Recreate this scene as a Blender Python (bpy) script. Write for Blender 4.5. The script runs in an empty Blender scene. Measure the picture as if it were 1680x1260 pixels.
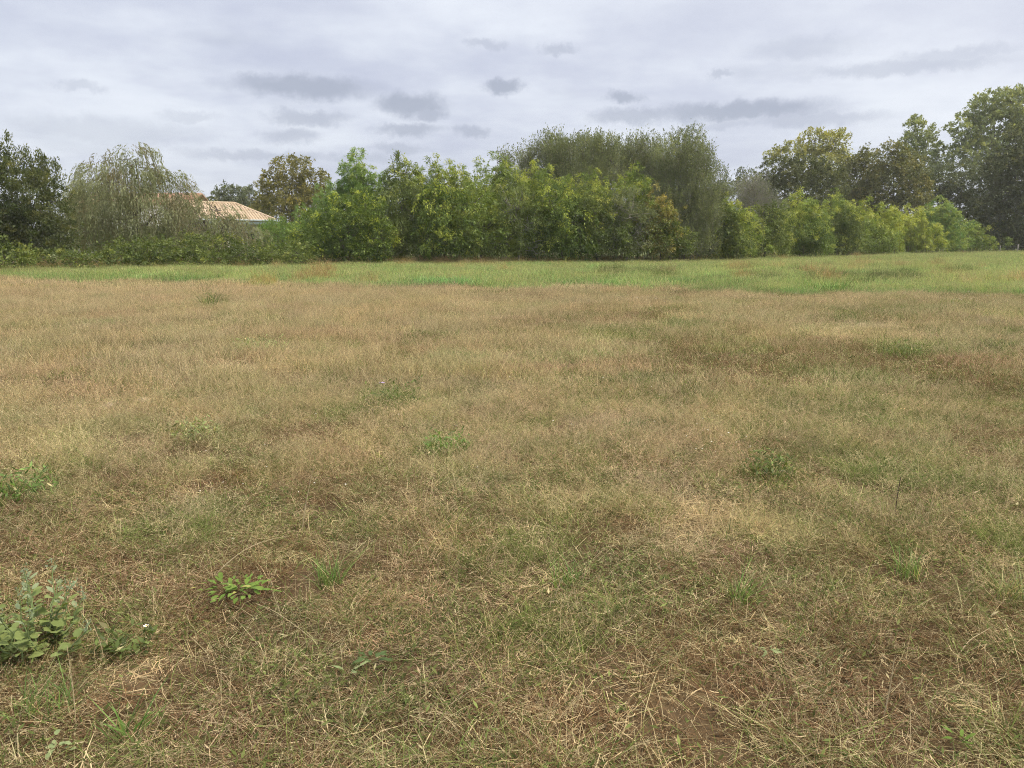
import bpy, math
import numpy as np

# ------------------------------------------------------------------ camera, sky, sun, exposure
SC = bpy.context.scene
COL = SC.collection
RAD = math.radians
F, CX, CY, HOR, CAMH = 1306.0, 840.0, 630.0, 397.0, 1.6      # lens in photograph pixels, horizon row, eye height
PITCH = math.atan((CY - HOR) / F)
CP, SP = math.cos(PITCH), math.sin(PITCH)
cam_data = bpy.data.cameras.new('camera')
cam_data.sensor_width = 36.0
cam_data.lens = 36.0 * F / 1680.0
cam_data.clip_start = 0.05
cam_data.clip_end = 6000.0
cam = bpy.data.objects.new('camera', cam_data)
COL.objects.link(cam)
cam.location = (0, 0, CAMH)
cam.rotation_euler = (math.pi / 2 - PITCH, 0, 0)
SC.camera = cam

SUN_EL, SUN_AZ = RAD(63), RAD(104)          # azimuth measured from the view direction towards the right
SUN_DIR = np.array([math.sin(SUN_AZ) * math.cos(SUN_EL), math.cos(SUN_AZ) * math.cos(SUN_EL), math.sin(SUN_EL)])
sun_data = bpy.data.lights.new('sun', 'SUN')
sun_data.energy = 1.5
sun_data.angle = RAD(11)
sun_data.color = (1.0, 0.90, 0.72)
sun = bpy.data.objects.new('sun', sun_data)
COL.objects.link(sun)
from mathutils import Vector
sun.rotation_euler = Vector(-SUN_DIR).to_track_quat('-Z', 'Y').to_euler()
sun.location = (20, 10, 60)

SC.view_settings.view_transform = 'Standard'
SC.view_settings.look = 'None'
SC.view_settings.gamma = 1.0
SC.view_settings.exposure = 1.28
SC.view_settings.use_curve_mapping = False
SC.render.engine = 'CYCLES'
SC.cycles.max_bounces = 4
SC.cycles.diffuse_bounces = 2
SC.cycles.glossy_bounces = 1
SC.cycles.transmission_bounces = 2
SC.cycles.transparent_max_bounces = 4
SC.cycles.use_denoising = True
SC.cycles.denoiser = 'OPENIMAGEDENOISE'
SC.cycles.denoising_input_passes = 'RGB_ALBEDO_NORMAL'
SC.cycles.denoising_prefilter = 'NONE'
SC.cycles.use_adaptive_sampling = True
SC.cycles.adaptive_threshold = 0.08
SC.cycles.adaptive_min_samples = 32
SC.cycles.filter_width = 1.05
SC.cycles.sample_clamp_indirect = 4.0


def ray(px, py):
    u, v = (px - CX) / F, (CY - py) / F
    return u, CP + v * SP, -SP + v * CP


def at(px, py, d):
    x, y, z = ray(px, py)
    return np.array([x / y * d, d, CAMH + z / y * d])


def ground_at(px, py):
    x, y, z = ray(px, py)
    s = -CAMH / z
    return np.array([x * s, y * s, 0.0])


def project(x, y, z=0.0):
    zz = np.asarray(z) - CAMH
    w = y * CP - zz * SP
    v = y * SP + zz * CP
    return CX + F * x / w, CY - F * v / w


def az_el(px, py):
    x, y, z = ray(px, py)
    return math.atan2(x, y), math.atan2(z, math.hypot(x, y))


class Nodes:
    def __init__(self, tree):
        self.t = tree
        self.t.nodes.clear()

    def n(self, kind, **kw):
        nd = self.t.nodes.new(kind)
        for k, v in kw.items():
            setattr(nd, k, v)
        return nd

    def put(self, sock, v):
        if v is None:
            return
        if hasattr(v, 'is_output'):
            self.t.links.new(v, sock)
        else:
            sock.default_value = v

    def math(self, op, a, b=None, c=None, clamp=False):
        nd = self.n('ShaderNodeMath', operation=op, use_clamp=clamp)
        for s, v in zip(nd.inputs, (a, b, c)):
            self.put(s, v)
        return nd.outputs[0]

    def vec(self, op, a, b=None):
        nd = self.n('ShaderNodeVectorMath', operation=op)
        self.put(nd.inputs[0], a)
        if b is not None:
            self.put(nd.inputs[1], b)
        return nd

    def mix(self, f, a, b, blend='MIX'):
        nd = self.n('ShaderNodeMix', data_type='RGBA', blend_type=blend)
        self.put(nd.inputs[0], f)
        self.put(nd.inputs[6], a)
        self.put(nd.inputs[7], b)
        return nd.outputs[2]

    def noise(self, vec, scale, detail=4, rough=0.55, dist=0.0):
        nd = self.n('ShaderNodeTexNoise')
        if vec is not None:
            self.t.links.new(vec, nd.inputs['Vector'])
        nd.inputs['Scale'].default_value = scale
        nd.inputs['Detail'].default_value = detail
        nd.inputs['Roughness'].default_value = rough
        nd.inputs['Distortion'].default_value = dist
        return nd

    def remap(self, v, a, b, c=0.0, d=1.0, smooth=True):
        nd = self.n('ShaderNodeMapRange')
        nd.interpolation_type = 'SMOOTHSTEP' if smooth else 'LINEAR'
        self.put(nd.inputs[0], v)
        for i, q in enumerate((a, b, c, d)):
            nd.inputs[i + 1].default_value = q
        return nd.outputs[0]


def make_world():
    w = bpy.data.worlds.new('World')
    SC.world = w
    w.use_nodes = True
    N = Nodes(w.node_tree)
    sky = N.n('ShaderNodeTexSky', sky_type='NISHITA')
    sky.sun_disc = False
    sky.sun_elevation = SUN_EL
    sky.sun_rotation = SUN_AZ
    bg = N.n('ShaderNodeBackground')
    bg.inputs[1].default_value = 0.05
    N.t.links.new(sky.outputs[0], bg.inputs[0])
    tc = N.n('ShaderNodeTexCoord').outputs['Generated']
    d = N.vec('NORMALIZE', tc).outputs[0]
    sep = N.n('ShaderNodeSeparateXYZ')
    N.t.links.new(d, sep.inputs[0])
    x, y, z = sep.outputs
    up = N.math('ADD', N.math('MAXIMUM', z, 0.0), 0.16)
    comb = N.n('ShaderNodeCombineXYZ')
    N.put(comb.inputs[0], N.math('DIVIDE', x, up))
    N.put(comb.inputs[1], N.math('DIVIDE', y, up))
    plane = comb.outputs[0]
    deck = N.remap(N.noise(plane, 0.80, 5, 0.60).outputs[0], 0.34, 0.66)
    # the cloud deck: lilac grey where thick, near white where thin
    base = N.mix(deck, (0.535, 0.575, 0.710, 1), (0.800, 0.845, 0.930, 1))
    # brighter round the hidden sun
    sd = N.vec('DOT_PRODUCT', d, tuple(SUN_DIR)).outputs['Value']
    glow = N.remap(sd, -0.10, 0.95)
    base = N.mix(N.math('MULTIPLY', glow, 0.75), base, (1.02, 1.03, 1.06, 1))
    # a little greyer low over the land
    low = N.remap(z, 0.0, 0.20, 1.0, 0.0)
    base = N.mix(N.math('MULTIPLY', low, 0.30), base, (0.585, 0.625, 0.71, 1))
    # ragged small grey clouds: the ones in view and more of the same kind all round
    az = N.math('ARCTAN2', x, y)
    el = N.math('ARCSINE', z)
    ae = N.n('ShaderNodeCombineXYZ')
    N.put(ae.inputs[0], az)
    N.put(ae.inputs[1], N.math('MULTIPLY', el, 1.0))
    wob = N.noise(ae.outputs[0], 38, 4, 0.68)
    wobv = N.vec('MULTIPLY', N.vec('SUBTRACT', wob.outputs['Color'], (0.5, 0.5, 0.5)).outputs[0], (0.050, 0.026, 0)).outputs[0]
    p = N.vec('ADD', ae.outputs[0], wobv).outputs[0]
    clouds = [(495, 143, 118, 19, .95), (430, 135, 42, 16, .8), (675, 172, 62, 19, 1), (700, 188, 34, 12, .8), (670, 214, 58, 11, .8),
              (505, 192, 66, 13, .7), (478, 222, 52, 14, .6), (825, 143, 36, 13, 1), (775, 215, 32, 9, .7),
              (1022, 160, 34, 10, .9), (1210, 182, 150, 16, .95), (1040, 190, 80, 13, .7), (1330, 196, 110, 12, .5), (915, 80, 30, 9, .55),
              (795, 74, 32, 8, .45), (1185, 122, 24, 7, .55), (1320, 78, 90, 18, .3), (1480, 112, 150, 12, .45),
              (128, 142, 36, 9, .4), (310, 192, 46, 9, .35), (180, 215, 140, 22, .38), (430, 256, 130, 9, .5), (655, 243, 40, 9, .55),
              (590, 258, 70, 8, .45), (1560, 90, 90, 10, .35), (1190, 205, 45, 7, .4)]
    mask = None
    for (px, py, rx, ry, amt) in clouds:
        a, e = az_el(px, py)
        sub = N.vec('SUBTRACT', p, (a, e, 0)).outputs[0]
        sc = N.vec('MULTIPLY', sub, (F / rx / 1.25, F / ry / 1.25, 0)).outputs[0]
        ln = N.vec('LENGTH', sc).outputs['Value']
        m = N.remap(ln, 0.30, 1.02, amt, 0.0)
        mask = m if mask is None else N.math('MAXIMUM', mask, m)
    st = N.vec('MULTIPLY', ae.outputs[0], (3.2, 11.0, 1.0)).outputs[0]
    rag = N.noise(st, 1.5, 3, 0.55).outputs[0]
    generic = N.math('MULTIPLY', N.remap(rag, 0.56, 0.74), N.remap(z, 0.02, 0.5, 0.35, 0.15))
    mask = N.math('MAXIMUM', mask, generic)
    base = N.mix(N.math('MULTIPLY', mask, 0.9), base, (0.385, 0.425, 0.525, 1))
    cl = N.n('ShaderNodeBackground')
    N.t.links.new(base, cl.inputs[0])
    cl.inputs[1].default_value = 0.45
    ms = N.n('ShaderNodeMixShader')
    ms.inputs[0].default_value = 0.94            # overcast: little clear sky left
    N.t.links.new(bg.outputs[0], ms.inputs[1])
    N.t.links.new(cl.outputs[0], ms.inputs[2])
    out = N.n('ShaderNodeOutputWorld')
    N.t.links.new(ms.outputs[0], out.inputs[0])
    w.cycles.sampling_method = 'MANUAL'
    w.cycles.sample_map_resolution = 512


make_world()

# ------------------------------------------------------------------ numpy noise
RNG = np.random.default_rng(7)


def _hash(ix, iy, iz, seed):
    h = (ix.astype(np.int64) * 374761393 + iy.astype(np.int64) * 668265263 + iz.astype(np.int64) * 2147483647 + seed * 974634777) & 0xFFFFFFFF
    h = ((h ^ (h >> 13)) * 1274126177) & 0xFFFFFFFF
    h = ((h ^ (h >> 16)) * 2246822519) & 0xFFFFFFFF
    return ((h ^ (h >> 15)) & 0xFFFFFF) / float(0xFFFFFF)


def noise3(p, seed=0):
    i = np.floor(p)
    f = p - i
    f = f * f * (3 - 2 * f)
    i = i.astype(np.int64)
    out = 0
    for a in (0, 1):
        wa = f[:, 0] if a else 1 - f[:, 0]
        for b in (0, 1):
            wb = f[:, 1] if b else 1 - f[:, 1]
            for c in (0, 1):
                wc = f[:, 2] if c else 1 - f[:, 2]
                out = out + wa * wb * wc * _hash(i[:, 0] + a, i[:, 1] + b, i[:, 2] + c, seed)
    return out


def fbm2(x, y, s, seed=0, octaves=4):
    shp = np.shape(x)
    x, y = np.ravel(x) / s, np.ravel(y) / s
    tot, amp, norm = 0, 1.0, 0
    for o in range(octaves):
        p = np.stack([x * 2 ** o + 17.3 * o, y * 2 ** o - 9.1 * o, np.full_like(x, 0.5)], 1)
        tot = tot + amp * noise3(p, seed + o * 31)
        norm += amp
        amp *= 0.55
    return (tot / norm).reshape(shp)


def height(x, y):
    x, y = np.asarray(x, float), np.asarray(y, float)
    near = np.clip(1 - (y - 25) / 40, 0.15, 1)
    return ((fbm2(x, y, 5.0, 3, 2) - 0.5) * 0.10 + (fbm2(x, y, 0.9, 11, 3) - 0.5) * 0.035) * near


# ------------------------------------------------------------------ mesh helpers
def mesh_np(name, V, quads=None, tris=None, mats=(), color=None, floats=None, smooth=False):
    me = bpy.data.meshes.new(name)
    V = np.asarray(V, np.float32).reshape(-1, 3)
    nq = 0 if quads is None else len(quads)
    nt = 0 if tris is None else len(tris)
    parts = []
    if nq:
        parts.append(np.asarray(quads, np.int32).ravel())
    if nt:
        parts.append(np.asarray(tris, np.int32).ravel())
    loops = np.concatenate(parts) if parts else np.zeros(0, np.int32)
    me.vertices.add(len(V))
    me.vertices.foreach_set('co', V.ravel())
    if len(loops):
        me.loops.add(len(loops))
        me.loops.foreach_set('vertex_index', loops)
        me.polygons.add(nq + nt)
        starts = np.concatenate([np.arange(nq) * 4, nq * 4 + np.arange(nt) * 3]).astype(np.int32)
        me.polygons.foreach_set('loop_start', starts)
        if smooth:
            me.polygons.foreach_set('use_smooth', np.ones(nq + nt, bool))
    me.update(calc_edges=True)
    if color is not None:
        a = me.attributes.new('leafcol', 'FLOAT_COLOR', 'POINT')
        c = np.ones((len(V), 4), np.float32)
        c[:, :3] = color
        a.data.foreach_set('color', c.ravel())
    for k, v in (floats or {}).items():
        a = me.attributes.new(k, 'FLOAT', 'POINT')
        a.data.foreach_set('value', np.asarray(v, np.float32))
    for m in mats:
        me.materials.append(m)
    return me


def obj(name, me, parent=None, loc=None):
    o = bpy.data.objects.new(name, me)
    COL.objects.link(o)
    if parent is not None:
        o.parent = parent
    if loc is not None:
        o.location = loc
    return o


def tag(o, label=None, cat=None, group=None, kind=None):
    for k, v in (('label', label), ('category', cat), ('group', group), ('kind', kind)):
        if v:
            o[k] = v
    return o


class MB:
    """collects tubes and boxes into one mesh"""

    def __init__(self):
        self.V, self.Q, self.T, self.C, self.n = [], [], [], [], 0

    def add(self, V, Q=None, T=None, C=None):
        V = np.asarray(V, float)
        self.V.append(V)
        if Q is not None and len(Q):
            self.Q.append(np.asarray(Q) + self.n)
        if T is not None and len(T):
            self.T.append(np.asarray(T) + self.n)
        if C is not None:
            self.C.append(np.broadcast_to(np.asarray(C, float), (len(V), 3)))
        self.n += len(V)

    def tube(self, P, R, sides=5, C=None):
        P = np.asarray(P, float)
        R = np.broadcast_to(np.asarray(R, float), (len(P),))
        T = np.gradient(P, axis=0)
        T /= np.linalg.norm(T, axis=1, keepdims=True) + 1e-9
        ref = np.array([0.31, 0.95, 0.05]) if abs(T[0][2]) > 0.6 else np.array([0, 0, 1.0])
        A = np.cross(T, ref)
        A /= np.linalg.norm(A, axis=1, keepdims=True) + 1e-9
        B = np.cross(T, A)
        an = np.linspace(0, 2 * np.pi, sides, endpoint=False)
        V = P[:, None, :] + R[:, None, None] * (np.cos(an)[None, :, None] * A[:, None, :] + np.sin(an)[None, :, None] * B[:, None, :])
        Q = []
        for i in range(len(P) - 1):
            for j in range(sides):
                k = (j + 1) % sides
                Q.append((i * sides + j, i * sides + k, (i + 1) * sides + k, (i + 1) * sides + j))
        self.add(V.reshape(-1, 3), Q, None, C)

    def box(self, a, b, C=None):
        x0, y0, z0 = a
        x1, y1, z1 = b
        V = [(x0, y0, z0), (x1, y0, z0), (x1, y1, z0), (x0, y1, z0), (x0, y0, z1), (x1, y0, z1), (x1, y1, z1), (x0, y1, z1)]
        Q = [(0, 3, 2, 1), (4, 5, 6, 7), (0, 1, 5, 4), (1, 2, 6, 5), (2, 3, 7, 6), (3, 0, 4, 7)]
        self.add(V, Q, None, C)

    def mesh(self, name, mats, smooth=False):
        return mesh_np(name, np.concatenate(self.V), np.concatenate(self.Q) if self.Q else None,
                       np.concatenate(self.T) if self.T else None, mats,
                       np.concatenate(self.C) if self.C else None, None, smooth)


# ------------------------------------------------------------------ materials
def material(name):
    m = bpy.data.materials.new(name)
    m.use_nodes = True
    return m, Nodes(m.node_tree)


def out(N, shader):
    o = N.n('ShaderNodeOutputMaterial')
    N.t.links.new(shader, o.inputs[0])


def leaf_shader(N, col, trans=0.3, spec=0.2, rough=0.55):
    pb = N.n('ShaderNodeBsdfPrincipled')
    N.put(pb.inputs['Base Color'], col)
    pb.inputs['Roughness'].default_value = rough
    pb.inputs['Specular IOR Level'].default_value = spec
    tr = N.n('ShaderNodeBsdfTranslucent')
    N.put(tr.inputs[0], N.mix(1.0, col, (1.15, 1.1, 0.55, 1), 'MULTIPLY'))
    ms = N.n('ShaderNodeMixShader')
    ms.inputs[0].default_value = trans
    N.t.links.new(pb.outputs[0], ms.inputs[1])
    N.t.links.new(tr.outputs[0], ms.inputs[2])
    out(N, ms.outputs[0])


def make_materials():
    M = {}
    m, N = material('foliage')
    a = N.n('ShaderNodeAttribute', attribute_name='leafcol')
    leaf_shader(N, a.outputs['Color'], 0.36, 0.25, 0.5)
    M['foliage'] = m

    m, N = material('bark')
    geo = N.n('ShaderNodeNewGeometry').outputs['Position']
    nz = N.noise(geo, 9, 5, 0.65).outputs[0]
    col = N.mix(nz, (0.06, 0.05, 0.035, 1), (0.22, 0.19, 0.14, 1))
    b = N.n('ShaderNodeBsdfPrincipled')
    N.put(b.inputs['Base Color'], col)
    b.inputs['Roughness'].default_value = 0.9
    bp = N.n('ShaderNodeBump')
    bp.inputs['Strength'].default_value = 0.5
    N.put(bp.inputs['Height'], nz)
    N.t.links.new(bp.outputs[0], b.inputs['Normal'])
    out(N, b.outputs[0])
    M['bark'] = m

    m, N = material('grey_twig')
    nz = N.noise(N.n('ShaderNodeNewGeometry').outputs['Position'], 3, 3).outputs[0]
    b = N.n('ShaderNodeBsdfPrincipled')
    N.put(b.inputs['Base Color'], N.mix(nz, (0.20, 0.19, 0.155, 1), (0.40, 0.38, 0.33, 1)))
    b.inputs['Roughness'].default_value = 0.85
    out(N, b.outputs[0])
    M['twig'] = m

    m, N = material('bamboo_culm')
    nz = N.noise(N.n('ShaderNodeNewGeometry').outputs['Position'], 2, 3).outputs[0]
    b = N.n('ShaderNodeBsdfPrincipled')
    N.put(b.inputs['Base Color'], N.mix(nz, (0.13, 0.17, 0.05, 1), (0.30, 0.27, 0.12, 1)))
    b.inputs['Roughness'].default_value = 0.5
    out(N, b.outputs[0])
    M['culm'] = m

    # grass: the tint of the clump, varied blade by blade
    m, N = material('grass')
    t = N.n('ShaderNodeAttribute', attribute_name='tint')
    t.attribute_type = 'INSTANCER'
    lc = N.n('ShaderNodeAttribute', attribute_name='leafcol')
    col = N.mix(1.0, lc.outputs['Color'], t.outputs['Color'], 'MULTIPLY')
    df = N.n('ShaderNodeBsdfDiffuse')
    N.put(df.inputs[0], col)
    tr = N.n('ShaderNodeBsdfTranslucent')
    N.put(tr.inputs[0], col)
    ms = N.n('ShaderNodeMixShader')
    ms.inputs[0].default_value = 0.3
    N.t.links.new(df.outputs[0], ms.inputs[1])
    N.t.links.new(tr.outputs[0], ms.inputs[2])
    out(N, ms.outputs[0])
    M['grass'] = m

    m, N = material('soil')
    a = N.n('ShaderNodeAttribute', attribute_name='leafcol').outputs['Color']
    geo = N.n('ShaderNodeNewGeometry').outputs['Position']
    n1 = N.noise(geo, 14, 6, 0.7).outputs[0]
    n2 = N.noise(geo, 70, 4, 0.7).outputs[0]
    k = N.math('ADD', N.math('MULTIPLY', n1, 0.55), N.math('MULTIPLY', n2, 0.45))
    val = N.remap(k, 0.25, 0.75, 0.55, 1.45, False)
    cc = N.n('ShaderNodeCombineXYZ')
    for i in range(3):
        N.put(cc.inputs[i], val)
    col = N.mix(1.0, a, cc.outputs[0], 'MULTIPLY')
    b = N.n('ShaderNodeBsdfPrincipled')
    N.put(b.inputs['Base Color'], col)
    b.inputs['Roughness'].default_value = 0.95
    b.inputs['Specular IOR Level'].default_value = 0.1
    bp = N.n('ShaderNodeBump')
    bp.inputs['Strength'].default_value = 0.8
    bp.inputs['Distance'].default_value = 0.02
    N.put(bp.inputs['Height'], k)
    N.t.links.new(bp.outputs[0], b.inputs['Normal'])
    out(N, b.outputs[0])
    M['soil'] = m

    def plain(name, c1, c2, scale, rough=0.8, spec=0.3, bump=0.0):
        m, N = material(name)
        geo = N.n('ShaderNodeNewGeometry').outputs['Position']
        nz = N.noise(geo, scale, 5, 0.6).outputs[0]
        b = N.n('ShaderNodeBsdfPrincipled')
        N.put(b.inputs['Base Color'], N.mix(N.remap(nz, 0.3, 0.7), (*c1, 1), (*c2, 1)))
        b.inputs['Roughness'].default_value = rough
        b.inputs['Specular IOR Level'].default_value = spec
        if bump:
            bp = N.n('ShaderNodeBump')
            bp.inputs['Strength'].default_value = bump
            N.put(bp.inputs['Height'], nz)
            N.t.links.new(bp.outputs[0], b.inputs['Normal'])
        out(N, b.outputs[0])
        M[name] = m
    plain('roof_tile', (0.50, 0.375, 0.255), (0.66, 0.52, 0.38), 1.4, 0.85)
    plain('red_tile', (0.40, 0.23, 0.16), (0.50, 0.31, 0.22), 1.5, 0.85)
    plain('render_white', (0.66, 0.63, 0.57), (0.76, 0.74, 0.69), 1.2, 0.9)
    plain('fascia', (0.44, 0.50, 0.52), (0.54, 0.60, 0.62), 2, 0.6)
    plain('window_glass', (0.03, 0.035, 0.04), (0.05, 0.055, 0.06), 2, 0.15, 0.5)
    plain('shutter', (0.30, 0.22, 0.15), (0.36, 0.27, 0.19), 4, 0.7)
    plain('post_wood', (0.34, 0.31, 0.27), (0.50, 0.46, 0.40), 8, 0.9)
    plain('wire', (0.20, 0.20, 0.20), (0.28, 0.27, 0.26), 8, 0.5)
    plain('petal_white', (0.80, 0.78, 0.74), (0.86, 0.84, 0.80), 40, 0.7)
    plain('petal_lilac', (0.52, 0.38, 0.66), (0.62, 0.48, 0.74), 60, 0.7)
    plain('flower_eye', (0.55, 0.42, 0.06), (0.62, 0.48, 0.09), 60, 0.7)
    plain('dry_stalk', (0.42, 0.33, 0.19), (0.60, 0.49, 0.31), 30, 0.7)
    plain('dark_stalk', (0.07, 0.05, 0.035), (0.12, 0.09, 0.06), 30, 0.8)
    plain('green_stalk', (0.16, 0.22, 0.08), (0.24, 0.30, 0.13), 30, 0.7)
    plain('soil_clod', (0.30, 0.23, 0.155), (0.44, 0.36, 0.25), 30, 0.95, 0.1, 0.6)

    def leafy(name, c1, c2, scale=25, trans=0.25):
        m, N = material(name)
        oi = N.n('ShaderNodeObjectInfo').outputs['Random']
        geo = N.n('ShaderNodeNewGeometry').outputs['Position']
        nz = N.noise(geo, scale, 4, 0.6).outputs[0]
        k = N.math('ADD', N.math('MULTIPLY', nz, 0.5), N.math('MULTIPLY', oi, 0.5))
        leaf_shader(N, N.mix(k, (*c1, 1), (*c2, 1)), trans, 0.25, 0.6)
        M[name] = m
    leafy('goosefoot_leaf', (0.165, 0.220, 0.068), (0.300, 0.355, 0.125))
    leafy('goosefoot_tip', (0.25, 0.31, 0.17), (0.36, 0.42, 0.24))
    leafy('leaf_yellow', (0.42, 0.42, 0.12), (0.55, 0.50, 0.16))
    leafy('rosette_leaf', (0.12, 0.21, 0.035), (0.22, 0.32, 0.06))
    leafy('weed_leaf', (0.085, 0.14, 0.045), (0.14, 0.20, 0.07))
    leafy('pale_leaf', (0.26, 0.33, 0.14), (0.36, 0.42, 0.20))
    leafy('fresh_blade', (0.14, 0.25, 0.055), (0.25, 0.36, 0.10))
    return M


MAT = make_materials()

# ------------------------------------------------------------------ what grows where on the field
# ellipses in the photograph's rows and columns, turned into places on the ground through project()
PATCH = dict(
    green=[(1430, 655, 190, 45, .75), (1330, 690, 130, 25, .4), (1060, 545, 170, 16, .7), (1120, 600, 60, 15, .5), (880, 700, 130, 40, .35), (560, 880, 260, 60, .3), (1000, 640, 110, 50, .3),
           (1480, 580, 26, 13, .8), (420, 510, 90, 35, .28), (345, 495, 14, 10, .7), (640, 660, 45, 35, .7), (560, 690, 80, 20, .4), (380, 975, 40, 20, .2), (1260, 770, 50, 22, .8),
           (950, 950, 160, 70, .45), (700, 1090, 330, 90, .45), (60, 830, 70, 30, .5), (250, 860, 80, 50, .4), (1020, 1030, 130, 60, .45), (900, 850, 120, 40, .35), (1240, 980, 60, 60, .4),
           (210, 1045, 60, 50, .9), (130, 1170, 100, 40, .45), (1480, 700, 120, 40, .4), (740, 735, 40, 20, .6), (1420, 800, 70, 20, .45), (1490, 930, 40, 30, .6), (1640, 970, 50, 30, .5)],
    brown=[(1340, 607, 290, 30, 1.0), (1180, 575, 160, 12, .5), (1560, 640, 150, 20, .6), (1000, 520, 160, 12, .4), (1500, 725, 160, 35, .6), (820, 870, 220, 30, .5), (560, 810, 150, 45, .55), (300, 780, 200, 60, .35), (1580, 1130, 260, 140, .75), (1250, 1080, 220, 100, .55), (800, 1220, 500, 60, .4), (450, 940, 200, 50, .35), (120, 930, 150, 40, .5),
           (1600, 760, 120, 30, .5), (1320, 940, 140, 40, .3), (500, 720, 150, 30, .4), (620, 980, 60, 16, .7), (90, 1110, 120, 30, .7), (380, 1080, 120, 25, .3), (1150, 488, 240, 12, .35), (840, 490, 120, 10, .3)],
    straw=[(1400, 553, 190, 20, .85), (680, 890, 70, 22, .9), (800, 850, 60, 20, .4), (1180, 880, 120, 50, .45), (1100, 1120, 60, 40, .6), (660, 1220, 90, 25, .35), (820, 720, 70, 40, .4), (980, 690, 70, 40, .5),
           (560, 640, 200, 60, .35), (1200, 1080, 120, 40, .4), (200, 660, 80, 14, .4), (1580, 880, 120, 50, .35), (250, 1200, 90, 25, .3), (1310, 565, 60, 6, .6)],
    bare=[(200, 662, 46, 9, .8), (1305, 566, 60, 4, .7), (780, 1112, 70, 18, .85), (215, 1105, 60, 18, .9), (130, 1140, 70, 16, .7), (600, 985, 50, 12, .8), (480, 1085, 60, 20, .5), (90, 1095, 60, 14, .7), (440, 1150, 60, 16, .4)],
    rush=[(1285, 456, 120, 13, .8), (1435, 462, 80, 11, .8), (1530, 450, 60, 6, .5), (1060, 455, 90, 9, .4)],
    pale=[(1600, 462, 180, 16, .8), (1480, 440, 220, 10, .6), (1230, 437, 200, 8, .4), (300, 455, 300, 10, .35)],
)


def patches(kind, px, py):
    s = np.zeros_like(px)
    for (cx, cy, rx, ry, a) in PATCH[kind]:
        q = ((px - cx) / rx) ** 2 + ((py - cy) / ry) ** 2
        s = np.maximum(s, a * np.clip(1.35 - q, 0, 1))
    return s


def fields(x, y):
    y2 = np.maximum(y, 1.2)
    px, py = project(x, y2, 0.0)
    wob = fbm2(x, y, 2.2, 41, 3) - 0.5
    px2, py2 = px + wob * 120 * 8 / (y2 + 4), py + (fbm2(x, y, 2.6, 43, 3) - 0.5) * 60 * 8 / (y2 + 6)
    n1 = fbm2(x, y, 4.5, 1, 3)
    n2 = fbm2(x, y, 1.4, 5, 4)
    n3 = fbm2(x, y, 0.55, 9, 3)
    yb = 457 + np.clip(px, -300, 2000) / 1680 * 29 + (n2 - 0.5) * 22 + (n1 - .5) * 12
    strip = np.clip((yb - py) / (9.0 + 8.0 * np.clip((px - 900) / 700, 0, 1)) + 0.5, 0, 1)
    right = np.clip((px - 700) / 900, 0, 1)
    nearness = np.clip((py - 620) / 350, 0, 1)
    g = 0.17 + 0.22 * right + 0.14 * nearness + (n1 - .5) * 1.0 + (n2 - .5) * 1.0 + (n3 - .5) * .5 + 1.35 * patches('green', px2, py2)
    b = 0.10 + 0.20 * nearness + 0.12 * right + (0.5 - n1) * 0.6 + (fbm2(x, y, 1.8, 77, 4) - .5) * 0.9 + 1.3 * patches('brown', px2, py2)
    s = 0.20 - 0.12 * nearness + (fbm2(x, y, 2.0, 99, 4) - .5) * 0.9 + 1.15 * patches('straw', px2, py2)
    bare = np.clip(patches('bare', px2, py2) + np.clip((fbm2(x, y, 1.1, 123, 4) - .60) * 3.0, 0, .6) * nearness, 0, 1)
    return dict(px=px, py=py, strip=strip, g=np.clip(g, 0, 1.2), b=np.clip(b, 0, 1.2), s=np.clip(s, 0, 1.2), bare=bare,
                rush=patches('rush', px, py + (n2 - .5) * 10), pale=patches('pale', px, py), near=nearness, right=right, n1=n1, n2=n2, n3=n3)


# ------------------------------------------------------------------ ground sheet
def graded(a, b, fine, grow, cap):
    v, s = [a], fine
    while v[-1] < b:
        v.append(v[-1] + s)
        s = min(s * grow, cap)
    return np.array(v)


def make_ground():
    ys = np.concatenate([-graded(0, 300, 3, 1.35, 60)[::-1][:-1], graded(0, 760, 0.07, 1.018, 60)])
    xp = graded(0, 760, 0.10, 1.04, 80)
    xs = np.concatenate([-xp[::-1][:-1], xp])
    X, Y = np.meshgrid(xs, ys)
    Z = height(X, Y) * (np.abs(Y) < 140) * (np.abs(X) < 140) * (Y > -6)
    V = np.stack([X.ravel(), Y.ravel(), Z.ravel()], 1)
    nx, ny = len(xs), len(ys)
    i = np.arange(ny - 1)[:, None] * nx + np.arange(nx - 1)[None, :]
    Q = np.stack([i, i + 1, i + nx + 1, i + nx], -1).reshape(-1, 4)
    f = fields(V[:, 0], V[:, 1])
    soil = np.array([0.100, 0.066, 0.038])
    dry = np.array([0.290, 0.220, 0.140])
    thatch = np.array([0.165, 0.118, 0.060])
    green = np.array([0.135, 0.160, 0.055])
    c = soil + (thatch - soil) * np.clip(f['s'] * .7 + .25, 0, 1)[:, None]
    c = c + (dry - c) * np.clip(f['bare'], 0, 1)[:, None] * np.clip(f['n3'] * 1.6 - .1, 0, 1)[:, None]
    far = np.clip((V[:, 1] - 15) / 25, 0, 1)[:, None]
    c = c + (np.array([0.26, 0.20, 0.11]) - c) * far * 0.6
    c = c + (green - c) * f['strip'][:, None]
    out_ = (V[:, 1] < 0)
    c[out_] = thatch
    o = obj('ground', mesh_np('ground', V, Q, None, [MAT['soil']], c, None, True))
    tag(o, 'brown soil and thatch of the dry field reaching to the horizon', 'ground', kind='structure')


make_ground()


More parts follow.
